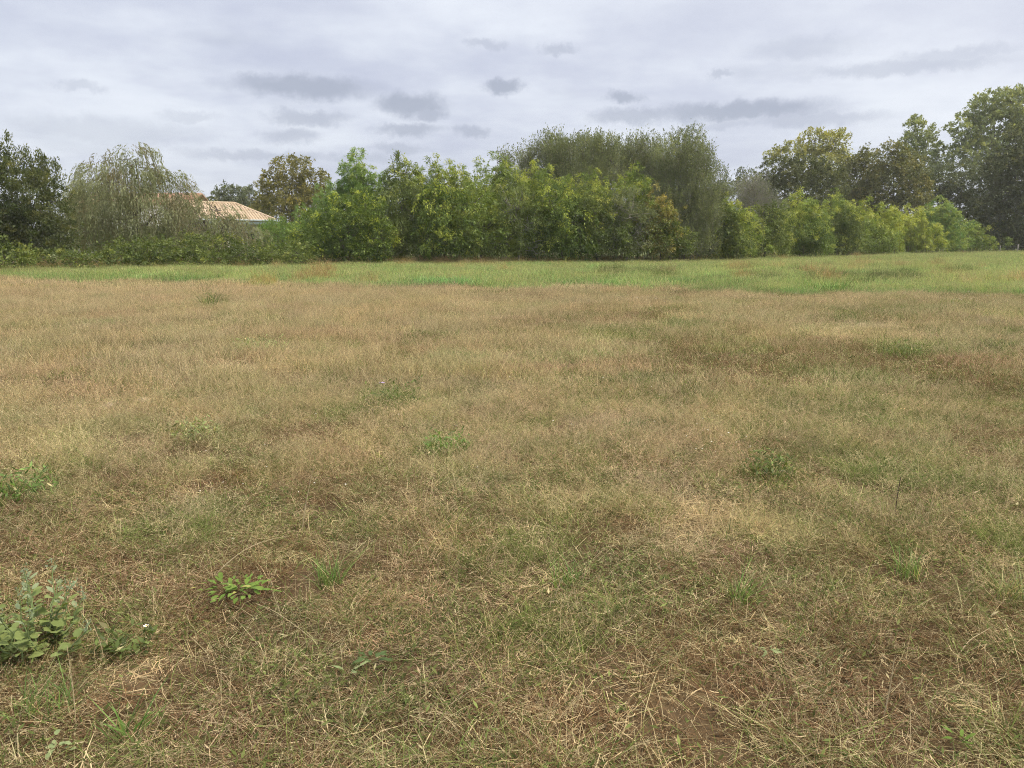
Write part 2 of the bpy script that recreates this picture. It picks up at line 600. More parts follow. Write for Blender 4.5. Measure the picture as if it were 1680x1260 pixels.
# ------------------------------------------------------------------ grass clump meshes
def grass_cols(rg, pal, n):
    A, B, straw, ps = pal
    t = np.clip(rg.normal(.45, .3, n), 0, 1)[:, None]
    c = np.array(A) * (1 - t) + np.array(B) * t
    k = ((rg.random(n) < ps) * (.4 + .6 * rg.random(n)))[:, None]
    c = c + (np.array(straw) - c) * k
    return c * (0.45 + 1.1 * rg.random((n, 1)))


def blades(rg, P, h, w, pal, lean=0.35, curl=0.35, seg=3, heads=0.0, hl=0.05, hn=8, hs=1.0):
    tall = None
    if P.shape[1] == 3:
        P, tall = P[:, :2], P[:, 2]
    """curved tapering blades rooted at P, some of them stalks with a loose seed head"""
    n = len(P)
    base = np.concatenate([P, np.full((n, 1), -0.012)], 1)
    az = rg.random(n) * 2 * np.pi
    d = np.stack([np.cos(az), np.sin(az), 0 * az], 1)
    H = (h[0] + (h[1] - h[0]) * rg.beta(1.5, 2.4, n)) * (1 if tall is None else tall)
    ln = np.abs(rg.normal(lean, lean * .6, n))
    cu = np.abs(rg.normal(curl, curl * .6, n))
    W = w * (0.6 + 0.8 * rg.random(n))
    tw = az + np.pi / 2 + rg.normal(0, 0.7, n)
    side = np.stack([np.cos(tw), np.sin(tw), 0 * tw], 1)

    def along(t):
        p = base + d * (H * (ln * t + cu * t * t))[:, None]
        p[:, 2] += H * (t - 0.35 * cu * t * t)
        return p
    rows = []
    for t in np.linspace(0, 1, seg + 1):
        p = along(t)
        if t < 1:
            ww = (W * (1 - t) ** 0.55)[:, None] / 2
            rows += [p - side * ww, p + side * ww]
        else:
            rows.append(p)
    V = np.stack(rows, 1)
    k = V.shape[1]
    off = (np.arange(n) * k)[:, None]
    Q = np.concatenate([off + np.array([2 * i, 2 * i + 1, 2 * i + 3, 2 * i + 2]) for i in range(seg - 1)], 0)
    T = off + np.array([2 * seg - 2, 2 * seg - 1, 2 * seg])
    col = grass_cols(rg, pal, n)
    V, C = V.reshape(-1, 3), np.repeat(col, k, 0)
    idx = np.where(rg.random(n) < heads)[0]
    if len(idx):
        tip, pre = along(1.0)[idx], along(.8)[idx]
        ax = tip - pre
        ax /= np.linalg.norm(ax, axis=1, keepdims=True) + 1e-9
        m = len(idx)
        t = rg.random((m, hn))
        p = tip[:, None] - ax[:, None] * (hl * 1.5 * t)[..., None]
        dr = ax[:, None] + rg.normal(0, .55, (m, hn, 3))
        dr /= np.linalg.norm(dr, axis=2, keepdims=True)
        sd = np.cross(dr, rg.normal(0, 1, (m, hn, 3)))
        sd /= np.linalg.norm(sd, axis=2, keepdims=True) + 1e-9
        L = (hl * (.14 + .20 * rg.random((m, hn))))[..., None]
        wd = np.maximum(.0011 * hs, L * .12)
        hv = np.stack([p, p + dr * L * .5 - sd * wd, p + dr * L, p + dr * L * .5 + sd * wd], 2).reshape(-1, 3)
        hq = len(V) + (np.arange(m * hn) * 4)[:, None] + np.arange(4)
        hc = np.repeat(np.repeat(col[idx], hn, 0) * .6 + np.array(pal[2]) * .4 * (.6 + .6 * rg.random((m * hn, 1))), 4, 0)
        V, Q, C = np.concatenate([V, hv]), np.concatenate([Q, hq]), np.concatenate([C, hc])
    return V, Q, T, C


def litter(rg, P, L, w, pal, zmax=0.03):
    """dead straws lying about"""
    P = P[:, :2]
    n = len(P)
    c = np.concatenate([P, (0.004 + zmax * rg.random(n) ** 1.5)[:, None]], 1)
    az = rg.random(n) * 2 * np.pi
    d = np.stack([np.cos(az), np.sin(az), rg.normal(0, .16, n)], 1)
    sd = np.stack([-np.sin(az), np.cos(az), rg.normal(0, .4, n)], 1)
    LL = L[0] + (L[1] - L[0]) * rg.random(n) ** 1.6
    W = w * (0.5 + rg.random(n))
    bend = rg.normal(0, .30, n)
    rows = []
    for t in (-.5, 0, .5):
        p = c + d * (LL * t)[:, None] + sd * (bend * LL * (0.25 - t * t) * 2)[:, None]
        rows += [p - sd * W[:, None] / 2, p + sd * W[:, None] / 2]
    V = np.stack(rows, 1).reshape(-1, 3)
    off = (np.arange(n) * 6)[:, None]
    Q = np.concatenate([off + np.array([0, 1, 3, 2]), off + np.array([2, 3, 5, 4])], 0)
    return V, Q, None, np.repeat(grass_cols(rg, pal, n), 6, 0)


def broad(rg, P, h, L, w, pal):
    """low leafy weed: small leaves on short shoots"""
    P = P[:, :2]
    n = len(P)
    p = np.concatenate([P, (h[0] + (h[1] - h[0]) * rg.random(n) ** 1.4)[:, None]], 1)
    az = rg.random(n) * 2 * np.pi
    d = np.stack([np.cos(az), np.sin(az), rg.normal(.45, .5, n)], 1)
    d /= np.linalg.norm(d, axis=1, keepdims=True)
    sd = np.cross(d, np.array([0, 0, 1.0]) + rg.normal(0, .35, (n, 3)))
    sd /= np.linalg.norm(sd, axis=1, keepdims=True)
    LL = (L[0] + (L[1] - L[0]) * rg.random(n))[:, None]
    W = w * LL / L[1]
    V = np.stack([p, p + d * LL * .45 - sd * W, p + d * LL, p + d * LL * .45 + sd * W], 1).reshape(-1, 3)
    Q = (np.arange(n) * 4)[:, None] + np.arange(4)
    return V, Q, None, np.repeat(grass_cols(rg, pal, n), 4, 0)


STRAW = (.68, .57, .34)
GPAL = dict(dry=((.61, .490, .285), (.41, .310, .168), STRAW, .28), straw=((.66, .535, .32), (.47, .355, .19), STRAW, .4), green=((.140, .188, .055), (.285, .318, .105), STRAW, .12),
            brown=((.145, .088, .046), (.305, .200, .108), STRAW, .10), weed=((.100, .128, .042), (.21, .235, .080), STRAW, .03), meadow=((.195, .350, .110), (.36, .475, .168), STRAW, .08),
            pale=((.36, .43, .125), (.54, .55, .20), STRAW, .2), rush=((.140, .185, .066), (.26, .30, .11), STRAW, .12), seed=((.54, .37, .15), (.34, .27, .10), STRAW, .15))
# what each kind of sward is made of
MIX = dict(dry_grass=dict(dry=.54, straw=.15, green=.18, brown=.13), dry_green_grass=dict(dry=.38, green=.33, straw=.14, brown=.15), green_grass=dict(green=.66, weed=.10, straw=.12, dry=.12),
           leafy_weed=dict(weed=.40, green=.18, brown=.24, straw=.18), bleached_straw=dict(straw=.70, green=.14, dry=.16), dead_grass=dict(brown=.70, straw=.17, green=.08, weed=.05),
           mixed_grass=dict(brown=.37, straw=.33, green=.17, weed=.13), sparse_litter=dict(straw=.55, brown=.3, weed=.15),
           meadow_grass=dict(meadow=1.0), pale_meadow_grass=dict(pale=.75, meadow=.25), rush_tuft_grass=dict(rush=.8, meadow=.2), seedhead_grass=dict(seed=.7, meadow=.3))
TILE_R = (0.27, 0.58, 1.35)


def tile(rg, kind, lod):
    R = TILE_R[lod]
    per = (8200, 3500, 900)[lod]
    ws = (1.05, 2.0, 4.4)[lod]
    if kind in ('rush_tuft_grass', 'seedhead_grass'):
        R, per, ws = (.22, .30, .42)[lod], 1500, (1.3, 1.8, 2.8)[lod]
    if kind == 'sparse_litter':
        per *= .62
    n = int(per * math.pi * R * R)
    r = R * np.sqrt(rg.random(n)) * (1 + .12 * rg.normal(0, 1, n))
    a = rg.random(n) * 2 * np.pi
    P = np.stack([r * np.cos(a), r * np.sin(a)], 1)
    tuf = fbm2(P[:, 0] + 90, P[:, 1] + 90, (.11, .24, .75)[lod], int(rg.integers(0, 9999)), 2)
    kp = rg.random(n) < np.clip(.18 + 1.75 * (tuf - .18), .14, 1)
    P, tuf = P[kp], tuf[kp]
    n = len(P)
    sp = list(MIX[kind])
    seed = int(rg.integers(0, 9999))
    sc = (.10, .22, .6)[lod]
    Wt = np.stack([MIX[kind][k] * np.exp(8.0 * (fbm2(P[:, 0] + 50, P[:, 1] + 50, sc, seed + 77 * i, 2) - .5)) for i, k in enumerate(sp)], 1)
    Wt /= Wt.sum(1, keepdims=True)
    pick = (Wt.cumsum(1) < rg.random(n)[:, None]).sum(1).clip(0, len(sp) - 1)
    near = lod == 0
    hs = (1, 1.5, 2.6)[lod]
    hn = (9, 6, 4)[lod]
    parts = []

    def split(Q, *fr):
        q = rg.permutation(len(Q))
        cut = np.cumsum([int(f * len(Q)) for f in fr])
        return [Q[i] for i in np.split(q, cut)[:len(fr)]]
    for i, k in enumerate(sp):
        Q = np.concatenate([P, (.55 + 1.0 * tuf)[:, None]], 1)[pick == i]
        if len(Q) < 8:
            continue
        g = GPAL[k]
        if k == 'dry':
            a_, b_, c_ = split(Q, .36, .40, .24)
            parts += [blades(rg, a_, (.10, .33), .0016 * ws, g, .28, .30, 3, .6, .055, hn, hs), blades(rg, b_, (.04, .17), .0024 * ws, g, .55, .6), litter(rg, c_, (.04, .14), .0022 * ws, g)]
        elif k == 'straw':
            a_, b_, c_ = split(Q, .40, .52, .08)
            parts += [blades(rg, a_, (.04, .14), .0022 * ws, g, .8, .8), litter(rg, b_, (.03, .15), .0020 * ws, g, .04), blades(rg, c_, (.10, .26), .0015 * ws, g, .5, .3, 3, .5, .04, hn, hs)]
        elif k == 'green':
            parts += [blades(rg, Q, (.04, .19), .0032 * ws, g, .42, .55)]
        elif k == 'brown':
            a_, b_ = split(Q, .55, .45)
            parts += [blades(rg, a_, (.04, .18), .0018 * ws, g, .5, .45, 3, .35, .03, hn, hs), litter(rg, b_, (.03, .13), .0021 * ws, g, .04)]
        elif k == 'weed':
            a_, b_ = split(Q, .75, .25)
            parts += [broad(rg, a_, (.005, .10), (.016, .040), .0056 * ws ** .7, g), blades(rg, b_, (.05, .18), .003 * ws, g, .3, .4)]
        elif k in ('meadow', 'pale'):
            a_, b_ = split(Q, .84, .16)
            parts += [blades(rg, a_, (.10, .36), .0045 * ws, g, .32, .4), blades(rg, b_, (.2, .5), .0022 * ws, GPAL['pale'], .2, .2, 3, .8, .09, hn, hs)]
        elif k == 'rush':
            parts += [blades(rg, Q, (.25, .75), .0042 * ws, g, .22, .22)]
        elif k == 'seed':
            a_, b_ = split(Q, .6, .4)
            parts += [blades(rg, a_, (.30, .85), .0024 * ws, g, .18, .22, 3, .85, .13, hn + 2, hs), blades(rg, b_, (.12, .45), .0045 * ws, GPAL['pale'], .4, .5)]
    V, Qd, T, C, m = [], [], [], [], 0
    for v, q, t, c in parts:
        V.append(v)
        C.append(c)
        Qd.append(q + m)
        if t is not None:
            T.append(t + m)
        m += len(v)
    return mesh_np(kind, np.concatenate(V), np.concatenate(Qd), np.concatenate(T) if T else None, [MAT['grass']], np.concatenate(C))


def variants(kind):
    """near, mid and far swatches of one sward, three each, in a collection outside the scene"""
    rg = np.random.default_rng(sum(map(ord, kind)))
    coll = bpy.data.collections.new(kind + '_swatches')
    for lod in range(3):
        for v in range(3):
            if lod < 2 and kind in ('rush_tuft_grass', 'seedhead_grass', 'pale_meadow_grass', 'meadow_grass') and v:
                me = prev
            else:
                me = prev = tile(rg, kind, lod)
            coll.objects.link(bpy.data.objects.new('%s_swatch_%02d' % (kind, lod * 3 + v), me))
    return coll


def scatter_tree(coll):
    ng = bpy.data.node_groups.new(coll.name, 'GeometryNodeTree')
    ng.interface.new_socket('Geometry', in_out='INPUT', socket_type='NodeSocketGeometry')
    ng.interface.new_socket('Geometry', in_out='OUTPUT', socket_type='NodeSocketGeometry')
    nd, ln = ng.nodes, ng.links
    gi, go = nd.new('NodeGroupInput'), nd.new('NodeGroupOutput')
    ci = nd.new('GeometryNodeCollectionInfo')
    ci.inputs['Collection'].default_value = coll
    ci.inputs['Separate Children'].default_value = True
    ci.inputs['Reset Children'].default_value = True
    ip = nd.new('GeometryNodeInstanceOnPoints')
    ip.inputs['Pick Instance'].default_value = True

    def named(name, typ):
        a = nd.new('GeometryNodeInputNamedAttribute')
        a.data_type = typ
        a.inputs['Name'].default_value = name
        return a.outputs['Attribute']
    er = nd.new('FunctionNodeEulerToRotation')
    ln.new(named('rot', 'FLOAT_VECTOR'), er.inputs[0])
    ln.new(gi.outputs[0], ip.inputs['Points'])
    ln.new(ci.outputs[0], ip.inputs['Instance'])
    ln.new(named('vid', 'INT'), ip.inputs['Instance Index'])
    ln.new(er.outputs[0], ip.inputs['Rotation'])
    ln.new(named('scl', 'FLOAT_VECTOR'), ip.inputs['Scale'])
    ln.new(ip.outputs[0], go.inputs[0])
    return ng


def scatter(name, label, cat, P, vid, rot, scl, tint):
    me = bpy.data.meshes.new(name)
    me.vertices.add(len(P))
    me.vertices.foreach_set('co', P.astype(np.float32).ravel())
    for k, t, f, v in (('vid', 'INT', 'value', vid.astype(np.int32)), ('rot', 'FLOAT_VECTOR', 'vector', rot.astype(np.float32).ravel()),
                       ('scl', 'FLOAT_VECTOR', 'vector', scl.astype(np.float32).ravel())):
        me.attributes.new(k, t, 'POINT').data.foreach_set(f, v)
    c = np.ones((len(P), 4), np.float32)
    c[:, :3] = tint
    me.attributes.new('tint', 'FLOAT_COLOR', 'POINT').data.foreach_set('color', c.ravel())
    o = obj(name, me)
    tag(o, label, cat, kind='stuff')
    md = o.modifiers.new('scatter', 'NODES')
    md.node_group = scatter_tree(variants(name))
    return o


# the foot of the hedge, as world points, left to right
HEDGE = np.array([ground_at(px, py)[:2] for px, py in
                  ((-420, 462), (-150, 452), (0, 447), (120, 445), (250, 441), (420, 438), (560, 436), (760, 436), (950, 434), (1120, 430),
                   (1240, 425), (1320, 421), (1400, 418), (1480, 415.5), (1560, 414), (1640, 413.2), (1760, 413), (2000, 413))])


def hedge_dist(x, y):
    """signed-ish distance in front of the hedge foot (positive on the field side)"""
    t = np.arctan2(x, y)
    th = np.arctan2(HEDGE[:, 0], HEDGE[:, 1])
    r = np.interp(t, th, np.hypot(HEDGE[:, 0], HEDGE[:, 1]))
    return r - np.hypot(x, y)


LABELS = dict(dry_grass='tall tan dry grass with seed heads covering the left and middle of the field', dry_green_grass='tan seed grass with green blades growing through it in mid field',
              green_grass='short green grass growing in patches through the dry field', leafy_weed='low olive green leafy weeds between the straw in the foreground',
              bleached_straw='bleached flattened straw lying in pale patches over the field', dead_grass='dead dark brown grass in patches of the field',
              mixed_grass='straw, brown stalks and green blades mixed over the foreground', sparse_litter='thin scattered straws on bare soil patches of the field',
              meadow_grass='bright green strip of fresh grass in front of the hedge', pale_meadow_grass='pale yellow green grass at the right end of the green strip',
              rush_tuft_grass='dark green rushy tufts standing in the green strip at the right', seedhead_grass='tall orange brown grass gone to seed along the foot of the hedge')


def make_grass():
    rg = np.random.default_rng(5)
    zones = [(1.3, 8.5, 0), (8.5, 26.0, 1), (26.0, 128.0, 2)]
    allp = []
    for (y0, y1, lod) in zones:
        sp = TILE_R[lod] * 1.30
        slope, marg = 0.70, 2.6
        wmax = slope * y1 + marg
        gx, gy = np.meshgrid(np.arange(-wmax, wmax, sp), np.arange(y0, y1, sp))
        gx = gx + (np.arange(gx.shape[0]) % 2)[:, None] * sp * .5
        x, y = gx.ravel(), gy.ravel()
        x = x + rg.uniform(-.38, .38, len(x)) * sp
        y = y + rg.uniform(-.38, .38, len(x)) * sp
        keep = np.abs(x) < slope * y + marg
        allp.append((x[keep], y[keep], np.full(keep.sum(), lod)))
    x, y, lod = (np.concatenate(q) for q in zip(*allp))
    hd = hedge_dist(x, y)
    keep = hd > -1.2
    x, y, lod, hd = x[keep], y[keep], lod[keep], hd[keep]
    f = fields(x, y)
    near, right, strip = f['near'], f['right'], f['strip']
    n = len(x)
    inv = (1 - strip) * (1 - f['bare'])
    g, b, s = f['g'], f['b'], f['s']
    W = {}
    dry = np.clip(1.15 - .6 * g - .5 * b, .05, 2) * (1.0 - .92 * near) * (1.1 - .9 * right)
    W['dry_grass'] = inv * dry ** 1.5 * 1.5
    W['dry_green_grass'] = inv * (1 - .75 * near) * (.35 + 1.3 * np.clip(g - .1, 0, .6))
    W['green_grass'] = inv * (np.clip(g - .30 - .12 * near, 0, 1) ** 1.3 * 3.0)
    W['leafy_weed'] = inv * near * .9 * np.clip(g * 1.5 - .25, 0, 1.5)
    W['bleached_straw'] = inv * np.clip(s - .22, 0, 1) ** 1.2 * 2.2
    W['dead_grass'] = inv * np.clip(b - .22, 0, 1) ** 1.2 * 2.4
    W['mixed_grass'] = inv * (.12 + .50 * near + .25 * right)
    W['sparse_litter'] = (1 - strip) * f['bare'] * 2
    W['meadow_grass'] = strip * (1 - .75 * f['pale'])
    W['pale_meadow_grass'] = strip * (f['pale'] * 1.2 + .05 + .5 * np.clip(fbm2(x, y, 6, 300, 3) - .5, 0, 1))
    names = list(W)
    M = np.stack([W[k] for k in names], 1) ** 2.1
    M = M / M.sum(1, keepdims=True)
    pick = (M.cumsum(1) < rg.random(n)[:, None]).sum(1).clip(0, len(names) - 1)
    for i, k in enumerate(names):
        q = np.where(pick == i)[0]
        if not len(q):
            continue
        m = len(q)
        tint = np.ones((m, 3)) * (1 + rg.normal(0, .09, (m, 1))) + rg.normal(0, .03, (m, 3))
        P = np.stack([x[q], y[q], height(x[q], y[q])], 1)
        rot = np.stack([rg.normal(0, .03, m), rg.normal(0, .03, m), rg.random(m) * 6.283], 1)
        sc = .92 + .22 * rg.random(m)
        sc3 = np.stack([sc, sc, sc * (.72 + .6 * f['n2'][q]) * np.where(lod[q] == 0, .66, np.where(lod[q] == 1, .90, 1))], 1)
        if k == 'rush_tuft_grass':
            sc3[:, 2] *= .55 + .7 * rg.random(m)
        vid = lod[q] * 3 + rg.integers(0, 3, m)
        scatter(k, LABELS[k], 'grass', P, vid, rot, sc3, np.clip(tint, .4, 1.6))
    # tall grass gone to seed along the hedge foot, and rushy tufts: small tufts sown thickly where they grow
    m = 60000
    y = 24 + 96 * rg.random(m) ** 1.3
    x = (rg.random(m) * 2 - 1) * (.70 * y + 2)
    f = fields(x, y)
    hd = hedge_dist(x, y)
    clump = fbm2(x, y, 1.6, 640, 3)
    foot = np.clip(1.25 - np.abs(hd - .4) / 2.0, 0, 1) * np.clip(fbm2(x, y, 7.0, 660, 2) * 2.6 - .55, .12, 1) * (.4 + 1.2 * clump) * (hd > -1.2)
    rush = f['strip'] * np.clip(f['rush'] * 1.3, 0, 1) * np.clip(clump * 6 - 3.0, 0, 1)
    for k, w, hh in (('seedhead_grass', foot * .95 + .004 * f['strip'] * (hd > 0), .85), ('rush_tuft_grass', rush * .30, .62)):
        q = np.where(rg.random(m) < w)[0]
        n2 = len(q)
        tint = 1 + rg.normal(0, .12, (n2, 1)) + rg.normal(0, .04, (n2, 3))
        P = np.stack([x[q], y[q], height(x[q], y[q])], 1)
        rot = np.stack([rg.normal(0, .08, n2), rg.normal(0, .08, n2), rg.random(n2) * 6.283], 1)
        sc = .7 + .6 * rg.random(n2)
        sc3 = np.stack([sc, sc, hh * sc * (.6 + .7 * clump[q])], 1)
        scatter(k, LABELS[k], 'grass', P, 6 + rg.integers(0, 3, n2), rot, sc3, np.clip(tint, .4, 1.6))
        print('GRASS', k, n2)


make_grass()


# ------------------------------------------------------------------ trees and shrubs
TRI = [0]


def leaf_cards(rg, P, D, L, W, C, fold=0.25, nrm=None):
    n = len(P)
    D = D / (np.linalg.norm(D, axis=1, keepdims=True) + 1e-9)
    ref = rg.normal(0, 1, (n, 3)) if nrm is None else nrm + rg.normal(0, .6, (n, 3))
    S = np.cross(D, ref)
    S /= np.linalg.norm(S, axis=1, keepdims=True) + 1e-9
    Nn = np.cross(S, D)
    L = np.asarray(L)[:, None] if np.ndim(L) else L
    W = np.asarray(W)[:, None] if np.ndim(W) else W
    mid = P + D * L * .45 + Nn * W * fold
    V = np.stack([P, mid - S * W * .5, P + D * L, mid + S * W * .5], 1).reshape(-1, 3)
    Q = (np.arange(n) * 4)[:, None] + np.arange(4)
    TRI[0] += 2 * n
    return V, Q, np.repeat(C, 4, 0)


def sprays(rg, S, D, L, droop, nl, leaf, cols, jit=0.06, tang=0.5, upn=0.5, cscale=1.1, tips=0.0, t0=0.1, tipmask=None, outn=0.0):
    """leaves strung along short curved shoots; S starts, D directions, L lengths"""
    n = len(S)
    D = D / (np.linalg.norm(D, axis=1, keepdims=True) + 1e-9)
    t = t0 + (1 - t0) * rg.random((n, nl))
    LL = L[:, None]
    P = S[:, None, :] + D[:, None, :] * (LL * t)[..., None]
    P[..., 2] -= droop * LL * t * t
    T = D[:, None, :] * np.ones((n, nl, 1))
    T[..., 2] -= 2 * droop * t
    T /= np.linalg.norm(T, axis=2, keepdims=True) + 1e-9
    R = rg.normal(0, 1, (n, nl, 3))
    LD = T * tang + R * (1 - tang) * .75
    LD[..., 2] -= .12
    P = P + R * jit
    P, LD = P.reshape(-1, 3), LD.reshape(-1, 3)
    A, B = np.array(cols[0]), np.array(cols[1])
    m = np.clip(noise3(P / cscale, 5) * 1.0 - .25 + np.repeat(rg.normal(.12, .22, n), nl) + rg.normal(0, .16, n * nl), 0, 1)[:, None]
    C = A * (1 - m) + B * m
    if len(cols) > 2 and tips > 0:
        tm = (rg.random(n) < tips) if tipmask is None else tipmask
        k = np.repeat(tm, nl)[:, None] * (0.35 + .65 * rg.random((n * nl, 1)))
        C = C + (np.array(cols[2]) - C) * k
    C = C * (1 + rg.normal(0, .10, (n * nl, 1)))
    sz = .7 + .6 * rg.random(n * nl)
    keep = P[:, 2] > 0.03
    up = np.zeros((n * nl, 3))
    up[:, 2] = upn
    up += np.repeat(D, nl, 0) * outn
    return leaf_cards(rg, P[keep], LD[keep], (leaf[0] * sz)[keep], (leaf[1] * sz)[keep], np.clip(C[keep], .01, .9), nrm=up[keep])


# leaf colours (real leaf albedo): dark, light, young or turning
PAL = dict(
    dark=((0.089, 0.111, 0.055), (0.184, 0.210, 0.100), (0.294, 0.304, 0.137)),
    olive=((.092, .125, .054), (.212, .240, .104), (.32, .33, .14)),
    laurel=((0.094, 0.151, 0.041), (0.276, 0.366, 0.084), (0.600, 0.660, 0.132)),
    hedge=((0.119, 0.165, 0.055), (0.300, 0.360, 0.105), (0.537, 0.562, 0.150)),
    bamboo=((0.172, 0.247, 0.069), (0.380, 0.466, 0.127), (0.575, 0.609, 0.149)),
    fresh=((0.187, 0.303, 0.099), (0.347, 0.468, 0.154), (0.484, 0.550, 0.165)),
    yellow=((0.251, 0.330, 0.072), (0.437, 0.500, 0.120), (0.577, 0.600, 0.150)),
    tan=((.24, .23, .08), (.46, .41, .15), (.58, .48, .16)),
    willow=((.225, .250, .135), (.395, .420, .235), (.45, .41, .21)),
    sallow=((0.183, 0.217, 0.115), (0.348, 0.390, 0.222), (0.464, 0.488, 0.268)),
    oak=((.185, .185, .064), (.380, .355, .130), (.49, .42, .14)),
    far=((0.116, 0.145, 0.086), (0.220, 0.255, 0.143), (0.352, 0.363, 0.165)),
    poplar=((0.270, 0.324, 0.184), (0.464, 0.518, 0.283), (0.562, 0.583, 0.259)),
    gold=((.310, .325, .130), (.520, .530, .210), (.60, .57, .20)),
    bronze=((0.151, 0.168, 0.078), (0.302, 0.314, 0.143), (0.403, 0.370, 0.157)),
    bramble=((0.110, 0.155, 0.047), (0.269, 0.325, 0.094), (0.448, 0.470, 0.146)),
)


def lobes_world(d, lobes, deep=0.85):
    out_ = []
    for q in lobes:
        px, py, rx, ry = q[:4]
        dd = d + (q[4] if len(q) > 4 else 0)
        c = at(px, py, dd)
        a, b = rx / F * dd, ry / F * dd
        out_.append((c, np.array([a, min(max(a, b), 4.5) * deep, b])))
    return out_


def sample_lobes(rg, LB, n, shell=0.22, gap=0.0, gscale=0.8, seed=0, rough=0.28):
    area = np.array([r[0] * r[2] + r[0] * r[1] + r[1] * r[2] for c, r in LB])
    cnt = np.maximum(1, (n * area / area.sum()).astype(int))
    S, O = [], []
    for i, (c, r) in enumerate(LB):
        v = rg.normal(0, 1, (cnt[i], 3))
        v /= np.linalg.norm(v, axis=1, keepdims=True)
        rad = np.clip(1 - np.abs(rg.normal(0, shell, cnt[i])), .15, 1)
        bump = 1 - rough + 2 * rough * noise3(v * 2.3 + 7.7 * i + seed, 3) * 1.0
        p = c + v * r * (rad * bump)[:, None]
        keep = p[:, 2] > 0.12
        for j, (c2, r2) in enumerate(LB):
            if j != i:
                keep &= (((p - c2) / r2) ** 2).sum(1) > 0.30
        if gap > 0:
            keep &= noise3(p / gscale + seed * 3.1, 17) > gap
        S.append(p[keep])
        O.append((v / r * r.mean())[keep])
    return np.concatenate(S), np.concatenate(O)


def limbs(rg, base, LB, r0, ends=None, n_twig=26, twig_r=.012, mat='bark', trunk_top=0.45, sway=.25):
    mb = MB()
    top = np.mean([c for c, r in LB], 0)
    ztop = max(c[2] + r[2] for c, r in LB)
    tp = np.array([base[0] * .5 + top[0] * .5, base[1] * .5 + top[1] * .5, max(base[2] + .3, ztop * trunk_top)])
    k = np.linspace(0, 1, 7)[:, None]
    path = base * (1 - k) + tp * k
    path[1:-1, :2] += rg.normal(0, sway * .3, (5, 2))
    path[0, 2] = -0.1
    mb.tube(path, r0 * np.array([1.35, 1.05, .95, .88, .82, .76, .7]), 7)
    for c, r in LB:
        s = path[rg.integers(3, 7)]
        e = c + np.array([0, 0, r[2] * .35])
        k5 = np.linspace(0, 1, 6)[:, None]
        p = s * (1 - k5) + e * k5
        p[1:-1] += rg.normal(0, sway * .5, (4, 3))
        p[:, 2] += (np.sin(k5[:, 0] * np.pi) * -.1 * np.linalg.norm(e - s))
        p[:, 2] = np.maximum(p[:, 2], .05)
        mb.tube(p, np.linspace(r0 * .5, r0 * .12, 6), 5)
    if ends is not None and len(ends):
        cs = np.array([c for c, r in LB])
        for e in ends[rg.choice(len(ends), min(n_twig, len(ends)), replace=False)]:
            c = cs[np.argmin(((cs - e) ** 2).sum(1))]
            s = c + (e - c) * .15 + rg.normal(0, .15, 3)
            m = (s + e) / 2 + rg.normal(0, .15, 3)
            mb.tube([s, m, e + (e - c) * .08], [twig_r * 2.2, twig_r * 1.5, twig_r * .6], 4)
    return mb.mesh('limbs', [MAT[mat]], True)


def finish(name, label, cat, base, parts, group=None):
    root = bpy.data.objects.new(name, None)
    COL.objects.link(root)
    root.location = (float(base[0]), float(base[1]), 0.0)
    tag(root, label, cat, group)
    for pn, me in parts:
        me.transform(__import__('mathutils').Matrix.Translation((-float(base[0]), -float(base[1]), 0)))
        o = obj(pn, me, root)
        if pn in ('culm_cluster', 'twig_mass'):
            o['kind'] = 'stuff'
    return root


